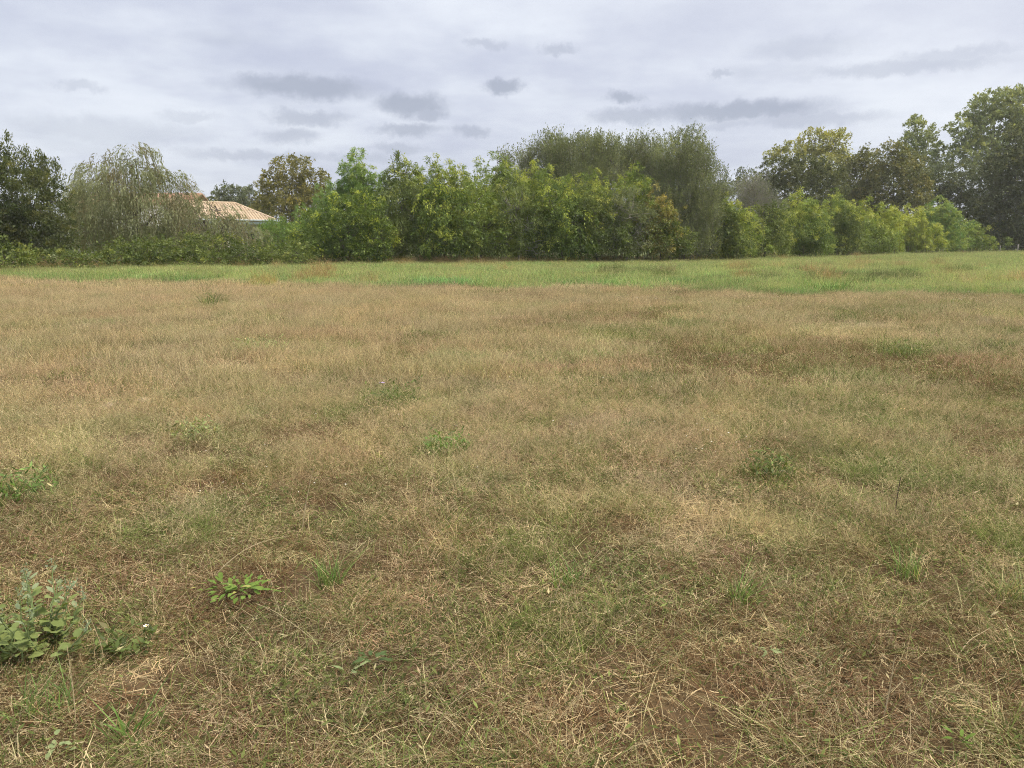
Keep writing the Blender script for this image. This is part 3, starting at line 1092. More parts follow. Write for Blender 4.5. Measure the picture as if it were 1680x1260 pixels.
def plant(name, label, cat, d, lobes, pal, style='blob', lai=3.2, leaf=(.17, .085), seed=1, gap=.33, tips=.1, r0=.12, spires=(), base_px=None,
          twigs=26, deep=.85, shell=.22, twig_r=.012, rough=.28, group=None, trunk_top=.45, gscale=.8, twigmat='bark', cr=None, zmin=None):
    zmin = (.85 if name == 'hedge_shrub' else .12) if zmin is None else zmin
    rg = np.random.default_rng(seed * 7919 + 13)
    LB = lobes_world(d, lobes, deep)
    sc = max(1.0, d / 58) ** .5
    leaf = (leaf[0] * sc, leaf[1] * sc)
    proj = sum(math.pi * r[0] * r[2] for c, r in LB)
    leaf_a = leaf[0] * leaf[1] * .5
    total = lai * proj / leaf_a
    mb = MB()
    cr = cr or dict(blob=.42, droop=.50, up=.45, tiers=.5)[style] * (1 + max(0, d - 58) * .006)
    ncl = int(sum(r[0] * r[2] + r[0] * r[1] + r[1] * r[2] for c, r in LB) * 4.2 / (cr * cr * 2.6)) + 4
    K, O = sample_lobes(rg, LB, int(ncl * 1.5), shell, gap, gscale, seed, rough)
    ok = K[:, 2] > zmin * (.6 + .9 * rg.random(len(K)))
    K, O = K[ok], O[ok]
    O /= np.linalg.norm(O, axis=1, keepdims=True) + 1e-9
    nk = len(K)
    nl = 9
    ns = max(3, int(total * .80 / nl / nk))
    ck = np.repeat(np.arange(nk), ns)
    size = cr * (.65 + .7 * rg.random(nk))
    D = rg.normal(0, 1, (nk * ns, 3))
    D /= np.linalg.norm(D, axis=1, keepdims=True)
    up, outw = dict(blob=(.55, .55), droop=(.35, .7), up=(1.25, .35), tiers=(.12, .75))[style]
    D = D + O[ck] * outw
    D[:, 2] += up
    if style == 'tiers':
        D[:, 2] *= .45
    D /= np.linalg.norm(D, axis=1, keepdims=True)
    S = K[ck] + rg.normal(0, .12, (nk * ns, 3)) * size[ck][:, None]
    L = size[ck] * (.75 + .5 * rg.random(nk * ns))
    dr = dict(blob=.30, droop=.75, up=-.04, tiers=.30)[style]
    tipk = rg.random(nk) < tips
    V, Q, C = sprays(rg, S, D, L, dr, nl, leaf, PAL[pal], .03 * sc, dict(blob=.5, droop=.62, up=.68, tiers=.62)[style], .8, 1.1 * sc, tips, .35, tipk[ck], .6)
    mb.add(V, Q, None, C)
    # looser leaves deeper in the crown
    m = int(total * .22 / 8)
    S2, O2 = sample_lobes(rg, LB, m, .55, 0, 1, seed + 3, .1)
    ok = S2[:, 2] > zmin
    S2, O2 = S2[ok], O2[ok]
    V, Q, C = sprays(rg, S2, O2 + rg.normal(0, .6, O2.shape), np.full(len(S2), .4 * sc), .3, 8, (leaf[0] * 1.15, leaf[1] * 1.15), PAL[pal][:2], .12 * sc, .4, .5, 1.1 * sc)
    mb.add(V, Q, None, C)
    for (px, py, hpx, wpx) in spires:          # pointed leading shoots
        tip = at(px, py, d)
        hl, wl = hpx / F * d, wpx / F * d
        m = 60
        t = rg.random(m)
        s = tip - np.array([0, 0, 1]) * (hl * t)[:, None] + rg.normal(0, 1, (m, 3)) * (wl * (.15 + .5 * t))[:, None] * np.array([1, 1, .3])
        dd = (s - (tip - [0, 0, hl])) * np.array([1, 1, .1]) + np.array([0, 0, .5])
        V, Q, C = sprays(rg, s, dd, np.full(m, .35 * sc), -.05, 7, (leaf[0] * .9, leaf[1] * .8), PAL[pal], .05, .7, .5, 1.1, tips)
        mb.add(V, Q, None, C)
    base = at(base_px, 400, d) if base_px else np.mean([c for c, r in LB], 0)
    base = np.array([base[0], d + .3, 0.0])
    tr = limbs(rg, base, LB, r0, K, twigs, twig_r * sc, twigmat, trunk_top)
    return finish(name, label, cat, base, [('trunk' if cat == 'tree' else 'stem', tr), ('crown' if cat == 'tree' else 'foliage', mb.mesh('crown', [MAT['foliage']]))], group)


def willow(name, label, d, lobes, seed, curtains, strands, length, leaf=(.17, .042), r0=.2, nl=22, tufts=()):
    """curtains of hanging strands from the upper skin of the crown"""
    rg = np.random.default_rng(seed * 331 + 7)
    LB = lobes_world(d, lobes, .85)
    K, O = sample_lobes(rg, LB, curtains * 2, .20, .12, .7, seed, .25)
    q = rg.choice(len(K), min(curtains, len(K)), replace=False)
    K, O = K[q], O[q]
    for (px, py) in tufts:
        K = np.concatenate([K, at(px, py, d)[None]])
        O = np.concatenate([O, np.array([[np.sign(px - np.mean([l[0] for l in lobes])) * .8, 0, .6]])])
    O /= np.linalg.norm(O, axis=1, keepdims=True)
    nk = len(K)
    ck = np.repeat(np.arange(nk), strands)
    n = len(ck)
    S = K[ck] + rg.normal(0, 1, (n, 3)) * np.array([.30, .30, .16])
    H = O[ck] * np.array([1, 1, 0]) + rg.normal(0, .35, (n, 3)) * np.array([1, 1, 0])
    L = np.minimum(length * (.45 + .8 * rg.random(nk))[ck] * (.7 + .5 * rg.random(n)), np.maximum(.5, S[:, 2] - .4))
    t = (np.arange(nl)[None] + rg.random((n, nl))) / nl
    P = S[:, None] + H[:, None] * (.75 * (1 - np.exp(-2.6 * t)))[..., None]
    P[..., 2] += .22 * np.sin(np.minimum(t * 3.0, 3.14159)) - L[:, None] * t ** 1.35
    P += rg.normal(0, .03, P.shape)
    LD = np.zeros_like(P)
    LD[..., 2] = -1
    LD += H[:, None] * np.exp(-3 * t)[..., None] * 1.2 + rg.normal(0, .30, P.shape)
    P, LD = P.reshape(-1, 3), LD.reshape(-1, 3)
    A, B, Cc = (np.array(c) for c in PAL['willow'])
    mk = np.repeat(np.clip(rg.normal(.5, .28, nk)[ck] + rg.normal(0, .12, n), 0, 1), nl)
    C = A * (1 - mk[:, None]) + B * mk[:, None]
    br = np.repeat((rg.random(nk) < .22)[ck], nl)[:, None]
    C = C + (np.array([.27, .215, .13]) - C) * br * .6
    C = C * (1 + rg.normal(0, .1, (len(C), 1)))
    sz = .7 + .6 * rg.random(len(P))
    mb = MB()
    V, Q, C = leaf_cards(rg, P, LD, leaf[0] * sz, leaf[1] * sz, np.clip(C, .01, .9))
    mb.add(V, Q, None, C)
    base = np.mean([c for c, r in LB], 0)
    base = np.array([base[0], d + .3, 0.0])
    tr = limbs(rg, base, LB, r0, K, 60, .014, 'bark', .5)
    return finish(name, label, 'tree', base, [('trunk', tr), ('crown', mb.mesh('crown', [MAT['foliage']]))])


def bamboo(name, label, d, peaks, pal='bamboo', seed=1, culms=34, foot=.9, wpx=22, lai=1.0, tips=.12, leaf=(.19, .052), group=None, low=.20, cone=False):
    """arching culms carrying feathery sprays; peaks: (px, py) of the tallest tips"""
    rg = np.random.default_rng(seed * 104729 + 5)
    sc = max(1.0, d / 58) ** .5
    leaf = (leaf[0] * sc, leaf[1] * sc)
    cb, fb = MB(), MB()
    xs = [p[0] for p in peaks]
    base0 = at(float(np.mean(xs)), 400, d)
    k = np.linspace(0, 1, 8)[:, None]
    ky = k[:, 0]
    for i in range(culms):
        pk = peaks[i % len(peaks)]
        lead = i < len(peaks)
        off = 0 if lead else rg.normal(0, 1.15)
        yoff = 0 if lead else abs(off) * wpx * .55 + rg.exponential(30)
        dd = d + (rg.normal(0, .3) if lead else rg.normal(0, foot))
        tip = at(pk[0] + off * wpx, min(pk[1] + yoff, 388), dd)
        b = np.array([tip[0] * .7 + at(pk[0], 400, d)[0] * .3 + rg.normal(0, foot * .35), d + rg.normal(0, foot * .6), -0.05])
        H = max(tip[2], .9)
        lean = (tip - b) * np.array([1, 1, 0])
        nod = 0 if cone else (.05 + .12 * rg.random()) * H * (.35 if lead else 1)
        P = b * (1 - k) + np.array([b[0], b[1], H + nod * .3]) * k + lean * (k ** 2.2)
        P[:, 2] -= nod * ky ** 5
        az0 = rg.random() * 6.283
        P[:, 0] += np.cos(az0) * nod * 1.3 * ky ** 4
        P[:, 1] += np.sin(az0) * nod * 1.3 * ky ** 4
        cb.tube(P, np.linspace(.020, .006, 8) * sc, 4)
        # leaf bunches at the nodes
        m = max(5, int((13 if not lead else 17) * (H / 5.5)))
        t = low + (1.0 - low) * (np.arange(m) + rg.random(m)) / m
        idx = np.minimum(t, .999) * 7
        i0 = idx.astype(int)
        fr = (idx - i0)[:, None]
        N0 = P[i0] * (1 - fr) + P[i0 + 1] * fr
        az = rg.random(m) * 2 * np.pi
        reach = ((.12 + .75 * (1 - t)) if cone else (.22 + .55 * (1 - t) ** .8)) * (.6 + .8 * rg.random(m)) * sc ** .4
        Bc = N0 + np.stack([np.cos(az) * reach, np.sin(az) * reach, .35 * reach], 1)
        per = max(3, int(5.5 * lai))
        ck = np.repeat(np.arange(m), per)
        f2 = rg.random(m * per)[:, None]
        S = N0[ck] * (1 - f2) + Bc[ck] * f2
        D = (Bc - N0)[ck] / (reach[ck][:, None] + 1e-6) + rg.normal(0, .55, (m * per, 3))
        D[:, 2] += .45 if not cone else .8
        L = (.26 + .30 * rg.random(m * per)) * sc ** .5
        tk = rg.random(m) < tips * (.4 + 1.2 * t)
        V, Q, C = sprays(rg, S, D, L, .55, 9, leaf, PAL[pal], .03 * sc, .62, .6, 1.3, tips, .15, tk[ck], .3)
        fb.add(V, Q, None, C)
    base = np.array([base0[0], d, 0])
    return finish(name, label, 'bamboo', base, [('culm_cluster', cb.mesh('culms', [MAT['culm']])), ('foliage', fb.mesh('foliage', [MAT['foliage']]))], group)


def twiggy(name, label, cat, d, lobes, pal='sallow', seed=1, shoots=1500, length=(.7, 1.7), nl=7, leaf=(.12, .045), bare=0.0, r0=.09, twig_w=.009, outw=.45, base_px=None):
    """a bush of fine upright twigs with thin small leaves: the grey sallows and the bare one"""
    rg = np.random.default_rng(seed * 15485 + 3)
    LB = lobes_world(d, lobes, .9)
    sc = max(1.0, d / 58) ** .5
    S, O = sample_lobes(rg, LB, int(shoots * 1.3), .38, .18, .9, seed, .22)
    D = O * outw + rg.normal(0, .22, O.shape)
    D[:, 2] += 1.0
    L = length[0] + (length[1] - length[0]) * rg.random(len(S))
    S = S - D / np.linalg.norm(D, axis=1, keepdims=True) * (L * .6)[:, None]
    S[:, 2] = np.maximum(S[:, 2], .1)
    tb = MB()
    Dn = D / np.linalg.norm(D, axis=1, keepdims=True)
    side = np.cross(Dn, rg.normal(0, 1, D.shape))
    side /= np.linalg.norm(side, axis=1, keepdims=True)
    sd2 = np.cross(Dn, side)
    w = twig_w * sc
    E = S + Dn * L[:, None]
    Mid = (S + E) / 2 + side * (rg.normal(0, .08, len(S)) * L)[:, None]
    # three-sided tapering twigs
    rows = []
    for P, f in ((S, 1.0), (Mid, .7), (E, .25)):
        for kk in range(3):
            an = kk * 2.094
            rows.append(P + (side * math.cos(an) + sd2 * math.sin(an)) * w * f * .6)
    V = np.stack(rows, 1).reshape(-1, 3)
    off = (np.arange(len(S)) * 9)[:, None]
    Q = np.concatenate([off + np.array([a * 3 + b, a * 3 + (b + 1) % 3, (a + 1) * 3 + (b + 1) % 3, (a + 1) * 3 + b]) for a in range(2) for b in range(3)], 0)
    TRI[0] += len(Q) * 2
    tb.add(V, Q)
    parts = []
    base = at(base_px, 400, d) if base_px else np.mean([c for c, r in LB], 0)
    base = np.array([base[0], d + .3, 0.0])
    parts.append(('trunk' if cat == 'tree' else 'stem', limbs(rg, base, LB, r0, S, 60, .02 * sc, 'bark')))
    parts.append(('twig_mass', tb.mesh('twigs', [MAT['twig']])))
    if nl and bare < 1:
        q = rg.random(len(S)) > bare
        V, Q, C = sprays(rg, S[q], D[q], L[q], -.02, nl, (leaf[0] * sc, leaf[1] * sc), PAL[pal], .05, .72, .3, 1.4, .08)
        fb = MB()
        fb.add(V, Q, None, C)
        parts.append(('crown' if cat == 'tree' else 'foliage', fb.mesh('leaves', [MAT['foliage']])))
    return finish(name, label, cat, base, parts)


def make_trees():
    P, B, T = plant, bamboo, twiggy
    # --- left: tree at the edge, willows, brambles
    P('bushy_tree', 'dark bushy tree with upright shoots at the left edge', 'tree', 45, [(-60, 325, 90, 75), (20, 325, 70, 62), (62, 345, 44, 60), (0, 388, 95, 40), (75, 392, 50, 34)],
      'olive', 'up', 3.9, (.15, .065), 1, .25, .22, .16, [(12, 226, 60, 10), (30, 252, 40, 10), (43, 250, 40, 9), (63, 254, 40, 9), (73, 262, 36, 8), (92, 270, 40, 8), (-12, 240, 50, 12), (2, 246, 40, 10)])
    willow('weeping_willow', 'large grey green weeping willow left of the tiled house', 51, [(205, 300, 60, 46), (165, 322, 45, 46), (248, 318, 52, 46), (215, 350, 75, 45), (150, 368, 34, 36), (222, 270, 26, 26), (270, 350, 38, 40)],
           2, 175, 13, 2.1, tufts=[(226, 240), (150, 266), (180, 250), (128, 282), (300, 298), (283, 284), (205, 248), (240, 250), (310, 310)])
    willow('weeping_willow', 'smaller thin weeping willow hanging in front of the tiled roof', 50, [(335, 366, 34, 24), (312, 378, 36, 22), (368, 378, 34, 22), (352, 345, 20, 16), (400, 382, 22, 14)],
           3, 62, 10, 1.3, r0=.09, nl=18, tufts=[(340, 330), (385, 352)])
    for i, (lab, d, lb, sd) in enumerate((
            ('bramble mound at the far left in front of the bushy tree', 40.5, [(-70, 418, 60, 34), (-5, 424, 48, 28), (28, 432, 30, 20)], 11),
            ('low flat bramble thicket between the bushy tree and the willow', 43, [(75, 428, 40, 17), (125, 431, 36, 15), (155, 432, 25, 13)], 12),
            ('rounded bramble mound below the large weeping willow', 46, [(205, 420, 38, 22), (248, 416, 44, 25), (225, 430, 60, 14)], 13),
            ('wide bramble mound below the tiled house', 47.5, [(305, 413, 50, 26), (355, 414, 46, 23), (400, 421, 36, 18), (330, 428, 80, 13)], 14),
            ('bramble patch at the left foot of the laurel', 49, [(445, 421, 34, 17), (482, 418, 34, 20), (465, 430, 50, 10)], 15))):
        P('bramble_bush', lab, 'bramble', d, lb, 'bramble', 'blob', 3.4, (.115, .085), sd, .22, .12, .03, [], None, 30, .95, .25, .008, .34)
    P('garden_shrub', 'dark garden shrubs showing below the large willow', 'shrub', 57, [(140, 395, 34, 24), (185, 398, 32, 22), (230, 396, 36, 24), (275, 398, 30, 22)], 'hedge', 'blob', 3, (.15, .07), 20, .25, .08, .05, zmin=.1)
    P('young_shrub', 'light green young shrub beside the right end of the tiled roof', 'shrub', 54, [(456, 391, 28, 22), (482, 394, 28, 20), (434, 396, 20, 18)], 'fresh', 'up', 2.8, (.14, .05), 16, .3, .1, .04, [(447, 366, 20, 8), (465, 364, 20, 8)])
    P('leafy_tree', 'golden brown leafy tree behind the tiled house', 'tree', 88, [(480, 277, 32, 18), (448, 297, 24, 14), (513, 300, 26, 18), (468, 318, 44, 24), (512, 328, 34, 24), (485, 355, 60, 40), (440, 340, 26, 24)],
      'oak', 'blob', 3.5, (.18, .10), 17, .24, .15, .25, twigs=40, gscale=1.1)
    P('distant_tree', 'small far grey green tree above the tiled roof ridge', 'tree', 128, [(378, 322, 26, 17), (358, 328, 16, 12), (385, 345, 32, 20)], 'far', 'blob', 3, (.2, .12), 18, .3, .05, .2)
    P('distant_tree', 'far dark tree between the roof ridge and the golden brown tree', 'tree', 132, [(412, 328, 20, 15), (430, 338, 18, 16), (408, 312, 6, 8)], 'far', 'blob', 3, (.2, .12), 19, .3, .05, .2)
    # --- the hedge: laurel, bamboo and shrubs
    B('bamboo_clump', 'feathery pale bamboo with the single tall pointed plume left in the hedge', 57, [(585, 243), (594, 262), (572, 275), (560, 290)], 'fresh', 21, 46, .9, 13, 1.1, .06, cone=True)
    B('bamboo_clump', 'short feathery bamboo left of the tall pointed plume', 57.5, [(532, 300), (518, 318), (548, 302), (505, 335)], 'fresh', 22, 40, .9, 14, 1.0, .05, cone=True)
    B('bamboo_clump', 'feathery bamboo just right of the tall pointed plume', 57, [(615, 285), (632, 280), (605, 300)], 'fresh', 23, 34, .9, 14, 1.0, .06, cone=True)
    P('laurel_shrub', 'rounded glossy laurel with yellow tips at the left end of the hedge', 'shrub', 52, [(528, 390, 36, 44), (578, 372, 40, 48), (602, 345, 30, 26), (610, 392, 38, 40), (560, 405, 60, 30), (500, 405, 22, 28)],
      'laurel', 'blob', 3.5, (.15, .075), 24, .30, .22, .07, [(603, 318, 20, 20), (505, 352, 20, 14)], None, 30, .85, .22, .012, .34, gscale=.7)
    P('hedge_shrub', 'dull olive shrub with hanging twigs right of the laurel', 'shrub', 54.5, [(655, 330, 34, 40), (640, 380, 32, 48), (672, 390, 34, 42), (660, 290, 26, 26)], 'hedge', 'droop', 3.1, (.15, .06), 25, .30, .08, .08, [(652, 258, 22, 10)], None, 50)
    B('bamboo_clump', 'bamboo with twin leafy tops above the olive shrub', 58, [(664, 258), (690, 268), (716, 250), (722, 258), (678, 280)], 'bamboo', 26, 50, 1.0, 15, 1.1, .25)
    P('hedge_shrub', 'dark shrub with bright yellow green hanging leaf bunches', 'shrub', 54, [(715, 335, 36, 40), (742, 355, 34, 44), (708, 385, 36, 44), (745, 400, 36, 30)], 'laurel', 'droop', 3.1, (.17, .075), 27, .34, .26, .08, [], None, 36, .85, .22, .012, .36)
    B('bamboo_clump', 'yellowing bamboo top over the bright leaf bunches', 58, [(747, 256), (758, 270), (740, 275), (770, 292)], 'yellow', 28, 36, .9, 13, 1.0, .2)
    P('hedge_shrub', 'tiered yellow green shrub between two leafy bamboo tops', 'shrub', 54.5, [(780, 345, 30, 48), (795, 375, 34, 50), (772, 400, 32, 30), (808, 405, 28, 26)], 'bamboo', 'tiers', 2.9, (.17, .065), 29, .36, .2, .08, [(778, 292, 40, 14)], None, 44)
    B('bamboo_clump', 'green bamboo with blunt leafy top left of the grey sallows', 58, [(806, 246), (818, 252), (832, 262), (798, 268)], 'bamboo', 30, 46, .9, 14, 1.1, .15)
    P('hedge_shrub', 'twiggy dark shrub with slanting bare stems in the hedge middle', 'shrub', 55, [(842, 345, 36, 46), (865, 375, 34, 44), (830, 395, 36, 32), (870, 405, 30, 24)], 'hedge', 'droop', 2.5, (.15, .06), 31, .38, .10, .08, [], None, 90, .85, .22, .018, .3, twigmat='twig')
    B('bamboo_clump', 'broad yellow green bamboo below the sparse sallow', 58, [(850, 272), (876, 268), (890, 262), (862, 284), (902, 284)], 'bamboo', 32, 54, 1.0, 15, 1.1, .3)
    P('hedge_shrub', 'shrub with pale leaf fans in front of the yellow green bamboo', 'shrub', 55.5, [(905, 345, 36, 42), (935, 370, 36, 46), (905, 395, 36, 36), (945, 405, 34, 26)], 'laurel', 'droop', 3.0, (.17, .07), 33, .34, .16, .08, [], None, 40)
    B('bamboo_clump', 'bamboo with bright spiky tops in front of the round sallow', 58.5, [(936, 286), (962, 276), (985, 274), (950, 296), (974, 290)], 'bamboo', 34, 56, 1.0, 15, 1.05, .35)
    P('hedge_shrub', 'soft green shrub below the bright spiky bamboo tops', 'shrub', 56.5, [(968, 350, 34, 40), (990, 378, 36, 46), (965, 400, 34, 32), (1005, 408, 30, 22)], 'hedge', 'tiers', 3.0, (.15, .06), 35, .33, .15, .08, [], None, 40)
    B('bamboo_clump', 'bamboo with dark pointed top beside the tall grey sallow', 59.5, [(1042, 262), (1030, 285), (1010, 290), (1055, 300)], 'bamboo', 36, 50, 1.0, 15, 1.05, .15)
    P('hedge_shrub', 'grey twiggy shrub with sparse leaves right of the soft green shrub', 'shrub', 57, [(1030, 355, 30, 36), (1045, 385, 30, 40), (1020, 400, 28, 30)], 'sallow', 'up', 2.2, (.13, .055), 37, .36, .12, .07, [], None, 90, .85, .25, .016, twigmat='twig')
    B('bamboo_clump', 'thin yellow leaved bamboo in front of the tall grey sallow', 58, [(1075, 296), (1085, 318), (1066, 330)], 'tan', 38, 22, .7, 11, .75, .2)
    P('hedge_shrub', 'low dark shrub at the foot of the tall grey sallow', 'shrub', 58, [(1072, 395, 34, 34), (1105, 400, 34, 28), (1085, 370, 28, 30)], 'hedge', 'blob', 3.2, (.14, .07), 39, .28, .12, .07)
    # --- sallows behind the hedge
    T('sallow_tree', 'thin sparse sallow standing left behind the bamboo', 'tree', 67, [(868, 260, 22, 24), (905, 242, 30, 28), (830, 262, 16, 16), (880, 290, 45, 26)], 'sallow', 41, 1100, (.8, 1.8), 9, (.15, .06), .15)
    T('sallow_tree', 'round grey green sallow behind the hedge middle', 'tree', 65, [(955, 262, 62, 36), (985, 245, 36, 26), (925, 258, 38, 32), (960, 300, 80, 40)], 'sallow', 42, 2600, (.7, 1.5), 16, (.15, .062), .03)
    T('sallow_tree', 'bare topped sallow between the two big grey ones', 'tree', 66, [(1050, 254, 34, 34), (1035, 275, 36, 36), (1070, 285, 40, 40)], 'sallow', 43, 1900, (.8, 1.8), 12, (.14, .055), .15)
    T('sallow_tree', 'tallest grey sallow with fine twigs right of the hedge middle', 'tree', 61, [(1118, 255, 50, 42), (1130, 295, 58, 48), (1105, 340, 62, 52), (1150, 350, 36, 50), (1125, 390, 58, 34)], 'sallow', 44, 4000, (.7, 1.6), 15, (.14, .058), .08, .14)
    T('sallow_bush', 'small thin sallow at the right foot of the tallest one', 'shrub', 64, [(1185, 318, 20, 24), (1172, 345, 24, 34)], 'sallow', 45, 700, (.6, 1.3), 8, (.13, .05), .2)
    # --- hedge going away to the right
    B('bamboo_clump', 'bright green bamboo just right of the tallest sallow', 63, [(1200, 316), (1186, 335), (1210, 330)], 'bamboo', 51, 54, 1.0, 16, 1.1, .3)
    P('hedge_shrub', 'dark green shrub under the bright bamboo right of the tallest sallow', 'shrub', 62.5, [(1165, 398, 30, 28), (1200, 392, 34, 34), (1190, 365, 28, 32)], 'hedge', 'droop', 3.1, (.15, .065), 52, .3, .15, .07)
    T('bare_bush', 'leafless grey twiggy bush in the right half of the hedge', 'shrub', 69, [(1235, 310, 32, 24), (1250, 345, 42, 36), (1225, 335, 24, 30)], 'sallow', 53, 1700, (.7, 1.6), 5, (.12, .05), .72, .08, .015, .7)
    P('hedge_shrub', 'dense dark green shrub below the leafless grey bush', 'shrub', 67, [(1240, 388, 40, 34), (1275, 385, 36, 36), (1258, 360, 34, 28)], 'hedge', 'droop', 3.2, (.15, .065), 54, .28, .1, .07, [], None, 30)
    B('bamboo_clump', 'yellow green bamboo with rounded top right of the leafless bush', 74, [(1318, 308), (1300, 320), (1330, 328), (1288, 338)], 'bamboo', 55, 66, 1.2, 17, 1.1, .35)
    P('hedge_shrub', 'green shrub under the rounded bamboo with a bright hanging branch', 'shrub', 73, [(1310, 382, 34, 34), (1335, 388, 24, 30), (1295, 395, 26, 24)], 'laurel', 'droop', 3.1, (.16, .065), 56, .3, .2, .07)
    B('bamboo_clump', 'green bamboo with a narrow peak in the right hedge', 81, [(1374, 308), (1362, 325), (1388, 328)], 'bamboo', 57, 64, 1.2, 16, 1.1, .25)
    P('hedge_shrub', 'dull green shrub below the narrow bamboo peak', 'shrub', 80, [(1362, 384, 32, 32), (1392, 386, 28, 30), (1375, 358, 26, 24)], 'hedge', 'tiers', 3.1, (.15, .065), 58, .3, .15, .07)
    B('bamboo_clump', 'lime green bamboo bank left of the yellow one', 88, [(1402, 328), (1420, 322), (1440, 328), (1456, 334)], 'yellow', 59, 78, 1.3, 17, 1.1, .3)
    P('hedge_shrub', 'green shrub at the foot of the lime green bamboo bank', 'shrub', 86, [(1425, 388, 34, 26), (1452, 392, 22, 22)], 'bamboo', 'droop', 3.1, (.16, .06), 60, .3, .15, .06)
    B('bamboo_clump', 'yellowest bamboo bank in the right part of the hedge', 97, [(1472, 340), (1490, 334), (1508, 338), (1520, 346)], 'yellow', 61, 72, 1.3, 16, 1.1, .45)
    B('bamboo_clump', 'tall green bamboo at the right end of the hedge', 104, [(1545, 318), (1532, 328), (1562, 332), (1520, 335)], 'fresh', 62, 64, 1.3, 16, 1.1, .3)
    B('bamboo_clump', 'low dark green bamboo tapering off behind the fence posts', 109, [(1580, 352), (1598, 360), (1570, 356), (1615, 372)], 'bamboo', 63, 40, 1.1, 11, 1.0, .05)
    P('hedge_shrub', 'low dark bush behind the wire fence at the far right', 'shrub', 118, [(1625, 386, 32, 26), (1660, 382, 34, 30), (1600, 390, 26, 22), (1700, 380, 40, 34)], 'hedge', 'blob', 3.0, (.15, .08), 64, .26, .1, .07)
    # --- tall trees behind, right
    P('round_tree', 'dark round tree behind the leafless bush', 'tree', 104, [(1282, 285, 32, 28), (1318, 292, 40, 34), (1350, 305, 40, 36), (1300, 325, 70, 36), (1262, 312, 24, 24)], 'dark', 'blob', 3.3, (.18, .10), 71, .22, .15, .25, twigs=30, gscale=1.1)
    P('small_tree', 'small light green tree left of the dark round tree', 'tree', 98, [(1226, 292, 18, 14), (1215, 308, 20, 18), (1240, 315, 20, 20)], 'far', 'blob', 2.8, (.17, .09), 72, .32, .3, .12)
    P('yellow_poplar', 'pale yellow topped poplar rising behind the dark round tree', 'tree', 126, [(1338, 232, 24, 18), (1368, 238, 24, 22), (1305, 248, 22, 18), (1350, 268, 46, 30), (1262, 258, 9, 9), (1276, 252, 10, 9)], 'gold', 'blob', 2.3, (.20, .12), 73, .42, .25, .25, [(1345, 216, 20, 12), (1382, 215, 22, 10)], 1345, 60, gscale=1.0)
    P('broad_tree', 'bronze green tree left of the brownest tree at the right', 'tree', 114, [(1402, 268, 26, 20), (1412, 292, 36, 34), (1388, 305, 34, 30), (1425, 250, 10, 10), (1405, 345, 46, 40)], 'bronze', 'blob', 3.2, (.19, .11), 74, .24, .1, .25, [], None, 40, gscale=1.0)
    P('broad_tree', 'brownest broad tree in the middle of the right tree group', 'tree', 110, [(1462, 258, 28, 24), (1478, 285, 40, 36), (1458, 310, 48, 36), (1500, 312, 26, 32), (1475, 355, 60, 40)], 'bronze', 'blob', 3.3, (.19, .11), 75, .22, .35, .28, [], None, 30, gscale=1.1)
    P('poplar_tree', 'narrow grey green poplar between the brownest tree and the tallest', 'tree', 146, [(1503, 218, 15, 22), (1490, 240, 20, 18), (1515, 245, 22, 26), (1505, 275, 36, 30), (1545, 265, 14, 24)], 'poplar', 'up', 2.6, (.22, .13), 76, .36, .1, .25, [(1500, 193, 24, 10), (1530, 208, 20, 8)], None, 40, gscale=1.0)
    P('round_tree', 'grey green rounded tree below the tallest poplar', 'tree', 126, [(1545, 300, 34, 26), (1580, 305, 38, 34), (1560, 345, 52, 40), (1605, 350, 34, 40)], 'far', 'blob', 3.1, (.20, .11), 77, .28, .08, .28, gscale=1.2)
    P('poplar_tree', 'tallest pale poplar at the right edge of the view', 'tree', 142, [(1622, 180, 30, 26), (1658, 175, 34, 28), (1588, 218, 28, 32), (1630, 220, 44, 38), (1605, 262, 46, 34), (1690, 190, 34, 36), (1655, 250, 48, 40)], 'poplar', 'up', 2.5, (.23, .14), 78, .38, .25, .4, [(1640, 150, 26, 12), (1600, 165, 22, 10), (1665, 150, 24, 12)], 1640, 60, gscale=1.2)
    P('spreading_tree', 'big dark spreading tree in front of the tallest poplar', 'tree', 117, [(1705, 232, 48, 40), (1660, 275, 42, 38), (1695, 295, 60, 50), (1640, 330, 42, 40), (1670, 365, 66, 44), (1730, 300, 60, 80)], 'dark', 'blob', 3.4, (.20, .11), 79, .22, .18, .45, [], 1690, 40, gscale=1.2)
    print('LEAF TRIS', TRI[0])



def make_distant_wood():
    rg = np.random.default_rng(404)
    px = np.concatenate([np.arange(-500, 2300, 14.0)] * 2)
    n = len(px)
    d = 195 + 25 * rg.random(n)
    hh = 3.2 + 2.6 * fbm2(px, px * 0, 120, 8, 3) + rg.normal(0, .5, n)
    C = np.stack([at(a, 397, b) for a, b in zip(px, d)])
    C[:, 2] = hh * .55
    m = 30
    v = rg.normal(0, 1, (n * m, 3))
    v /= np.linalg.norm(v, axis=1, keepdims=True)
    S = np.repeat(C, m, 0) + v * np.stack([np.full(n, 2.2), np.full(n, 2.0), hh * .5], 1)[np.repeat(np.arange(n), m)]
    S[:, 2] = np.maximum(S[:, 2], .2)
    V, Q, Cc = sprays(rg, S, v + np.array([0, 0, .4]), np.full(len(S), .8), .2, 3, (1.0, .7), PAL['far'], .2, .4, .6, 4.0)
    o = obj('distant_wood', mesh_np('distant_wood', V, Q, None, [MAT['foliage']], Cc))
    tag(o, 'low far-off wood closing the horizon behind the hedge', 'wood', kind='stuff')


